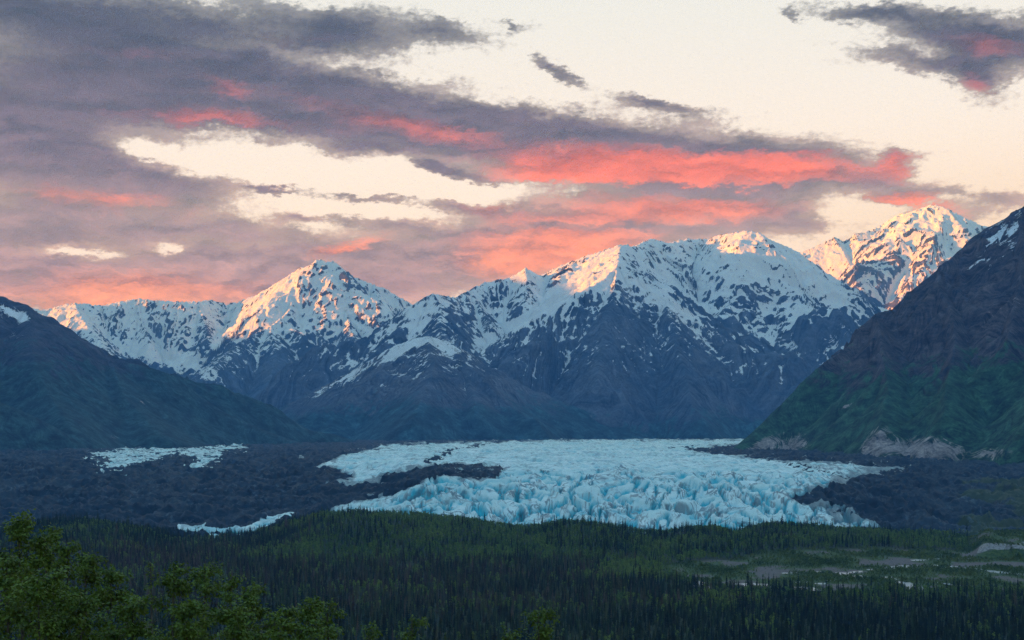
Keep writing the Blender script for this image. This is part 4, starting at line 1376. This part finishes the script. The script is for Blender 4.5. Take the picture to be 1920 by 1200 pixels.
def poplar(px, py, Y, wpx, label, seed, dense=1.0, bare=0):
    r = random.Random(seed)
    x, y, ztop = at(px, py, Y)
    zg = float(ground_z(np.array([x], np.float32), np.array([y], np.float32))[0])
    H = ztop - zg
    W = wpx / F * Y * .5
    root = bpy.data.objects.new('poplar_tree', None)
    SC.collection.objects.link(root)
    root.location = (x, y, zg)
    root['label'], root['category'] = label, 'poplar'
    root['group'] = 'leafy poplars in front of the valley'
    V, T = [], []
    LV, LT = [], []
    ph = r.uniform(0, 6)
    tp = lambda f: Vector((math.sin(f * 3 + ph) * .12 * f * (1 - f) * 4, math.cos(f * 2.3 + ph) * .12 * f * (1 - f) * 4, f * H * .985))
    r0 = .018 * H * .6
    tube(V, T, [tp(i / 9) for i in range(10)], [r0 * (1 - .93 * i / 9) + .008 for i in range(10)], 6)

    def leaf(p, out):
        L = r.uniform(.075, .14)
        d = (out * r.uniform(.2, .9) + Vector((r.gauss(0, .45), r.gauss(0, .45), r.uniform(-1.1, .05)))).normalized()
        s = d.cross(Vector((r.gauss(0, .5), r.gauss(0, .5), 1))).normalized()
        n_ = d.cross(s)
        c = len(LV)
        LV.extend([p, p + d * L * .45 + s * L * .34 + n_ * L * .06, p + d * L, p + d * L * .45 - s * L * .34 + n_ * L * .06])
        LT.extend([(c, c + 1, c + 2), (c, c + 2, c + 3)])

    def spray(p0, p1, n, spread):
        """leaves on short stalks along and round a twig"""
        for k in range(n):
            t = r.random() ** .6
            p = p0.lerp(p1, t) + Vector((r.gauss(0, spread), r.gauss(0, spread), r.gauss(0, spread * .8)))
            leaf(p, (p1 - p0).normalized() * .4 + (p - p0.lerp(p1, t)).normalized())

    vis = 9.5                                     # the crown reaches this far below the top
    nl = int(26 * dense)
    for i in range(nl):
        f = 1 - (vis * ((i + r.random()) / nl) ** 1.15) / H
        if f < .12:
            continue
        p0 = tp(f)
        down = (1 - f) * H
        reach = min(W, .25 + W * (down / (1.7 * W + .4)) ** .75) * r.uniform(.55, 1.15)
        t = i * 2.4 + r.uniform(-.5, .5)
        out = Vector((math.cos(t), math.sin(t), 0))
        rise = r.uniform(.5, 1.1)
        p1 = p0 + out * reach * .55 + Vector((0, 0, reach * rise * .45))
        p2 = p0 + out * reach + Vector((r.uniform(-.1, .1), r.uniform(-.1, .1), reach * rise * .75))
        lr = max(.008, r0 * (1 - f) * .55 + .006)
        tube(V, T, [p0, p1, p2], [lr, lr * .65, .005], 4)
        if i < bare:
            continue
        for q in range(int(5 + reach * 5)):
            g = r.uniform(.3, 1.0)
            b0 = p0.lerp(p1, g * 2) if g < .5 else p1.lerp(p2, g * 2 - 1)
            tw = Vector((r.gauss(0, 1), r.gauss(0, 1), r.uniform(-.3, 1.1))).normalized() * r.uniform(.18, .42)
            tube(V, T, [b0, b0 + tw], [.006, .003], 3)
            spray(b0, b0 + tw, int(r.uniform(24, 42) * dense), .085)
    for q in range(7):                            # leading shoot
        b0 = tp(1 - (.06 + .16 * q) / H)
        tw = Vector((r.gauss(0, .5), r.gauss(0, .5), .8)).normalized() * r.uniform(.12, .28)
        tube(V, T, [b0, b0 + tw], [.006, .003], 3)
        spray(b0, b0 + tw, int(16 * dense) + 4, .06 + .012 * q)
    link('trunk', tri_mesh('trunk', V, T, [M_PBARK]), root)
    link('crown', tri_mesh('crown', LV, LT, [M_POP]), root)
    return len(LT) + len(T)


POPS = [
    (35, 974, 39, 125, 'tallest dark leafy poplar, against the left border', 1.15, 0),
    (88, 1000, 43, 70, 'rounded poplar tip close beside the tallest poplar', 1, 0),
    (126, 1020, 46, 50, 'small tufted poplar tip standing out before the grey forest', .9, 0),
    (160, 1036, 42, 80, 'sloping poplar crown on the right flank of the big left clump', 1, 0),
    (70, 1075, 34, 130, 'broad pale-trunked poplar low in the left corner', 1.1, 0),
    (12, 1050, 36, 80, 'half cut off poplar below the tallest one on the left border', 1, 0),
    (208, 1066, 41, 74, 'twin tipped poplar in the dip right of the left clump', 1, 0),
    (282, 1046, 52, 40, 'thin poplar with a bare curved top branch', .7, 6),
    (150, 1118, 35, 110, 'low dark poplar in front of the left clump', 1, 0),
    (326, 1066, 45, 70, 'poplar beside the bare branched one, on its right', 1, 0),
    (383, 1064, 47, 90, 'pointed poplar in the middle of the low poplar row', 1, 0),
    (250, 1120, 36, 100, 'low poplar under the bare branched tip', 1, 0),
    (434, 1074, 52, 44, 'narrow spire shaped poplar right of the pointed one', .8, 0),
    (476, 1102, 44, 66, 'drooping yellow green poplar on the right end of the low row', 1, 0),
    (350, 1130, 36, 120, 'wide low poplar in the bottom row under the pointed one', 1, 0),
    (440, 1140, 37, 90, 'bushy poplar at the bottom beneath the narrow spire', 1, 0),
    (515, 1148, 39, 60, 'short poplar in the gap before the separate rounded one', .9, 0),
    (583, 1125, 42, 66, 'separate rounded poplar with light green tips before spruce forest', 1, 0),
    (613, 1132, 44, 34, 'thin side tip right beside the separate rounded poplar', .8, 0),
    (560, 1168, 37, 70, 'low leafy poplar at the foot of the separate rounded one', 1, 0),
    (692, 1178, 46, 34, 'small poplar tip at the bottom edge, left of the forked one', .7, 0),
    (772, 1154, 49, 40, 'sparse forked poplar sapling alone before the dark spruces', .62, 0),
    (1010, 1138, 47, 66, 'lone conical poplar sapling right of the photo centre at the bottom', .85, 0),
    (946, 1190, 46, 40, 'barely showing poplar tip just left of the lone conical one', .8, 0),
]
nt_ = sum(poplar(px, py, Y, w_, lab, 900 + i, dn, br) for i, (px, py, Y, w_, lab, dn, br) in enumerate(POPS))
print('poplar tris', nt_)

print('tris', sum(len(o.data.loop_triangles) or sum(len(p.vertices) - 2 for p in o.data.polygons) for o in SC.objects if o.type == 'MESH' and o.get('kind') == 'structure'))
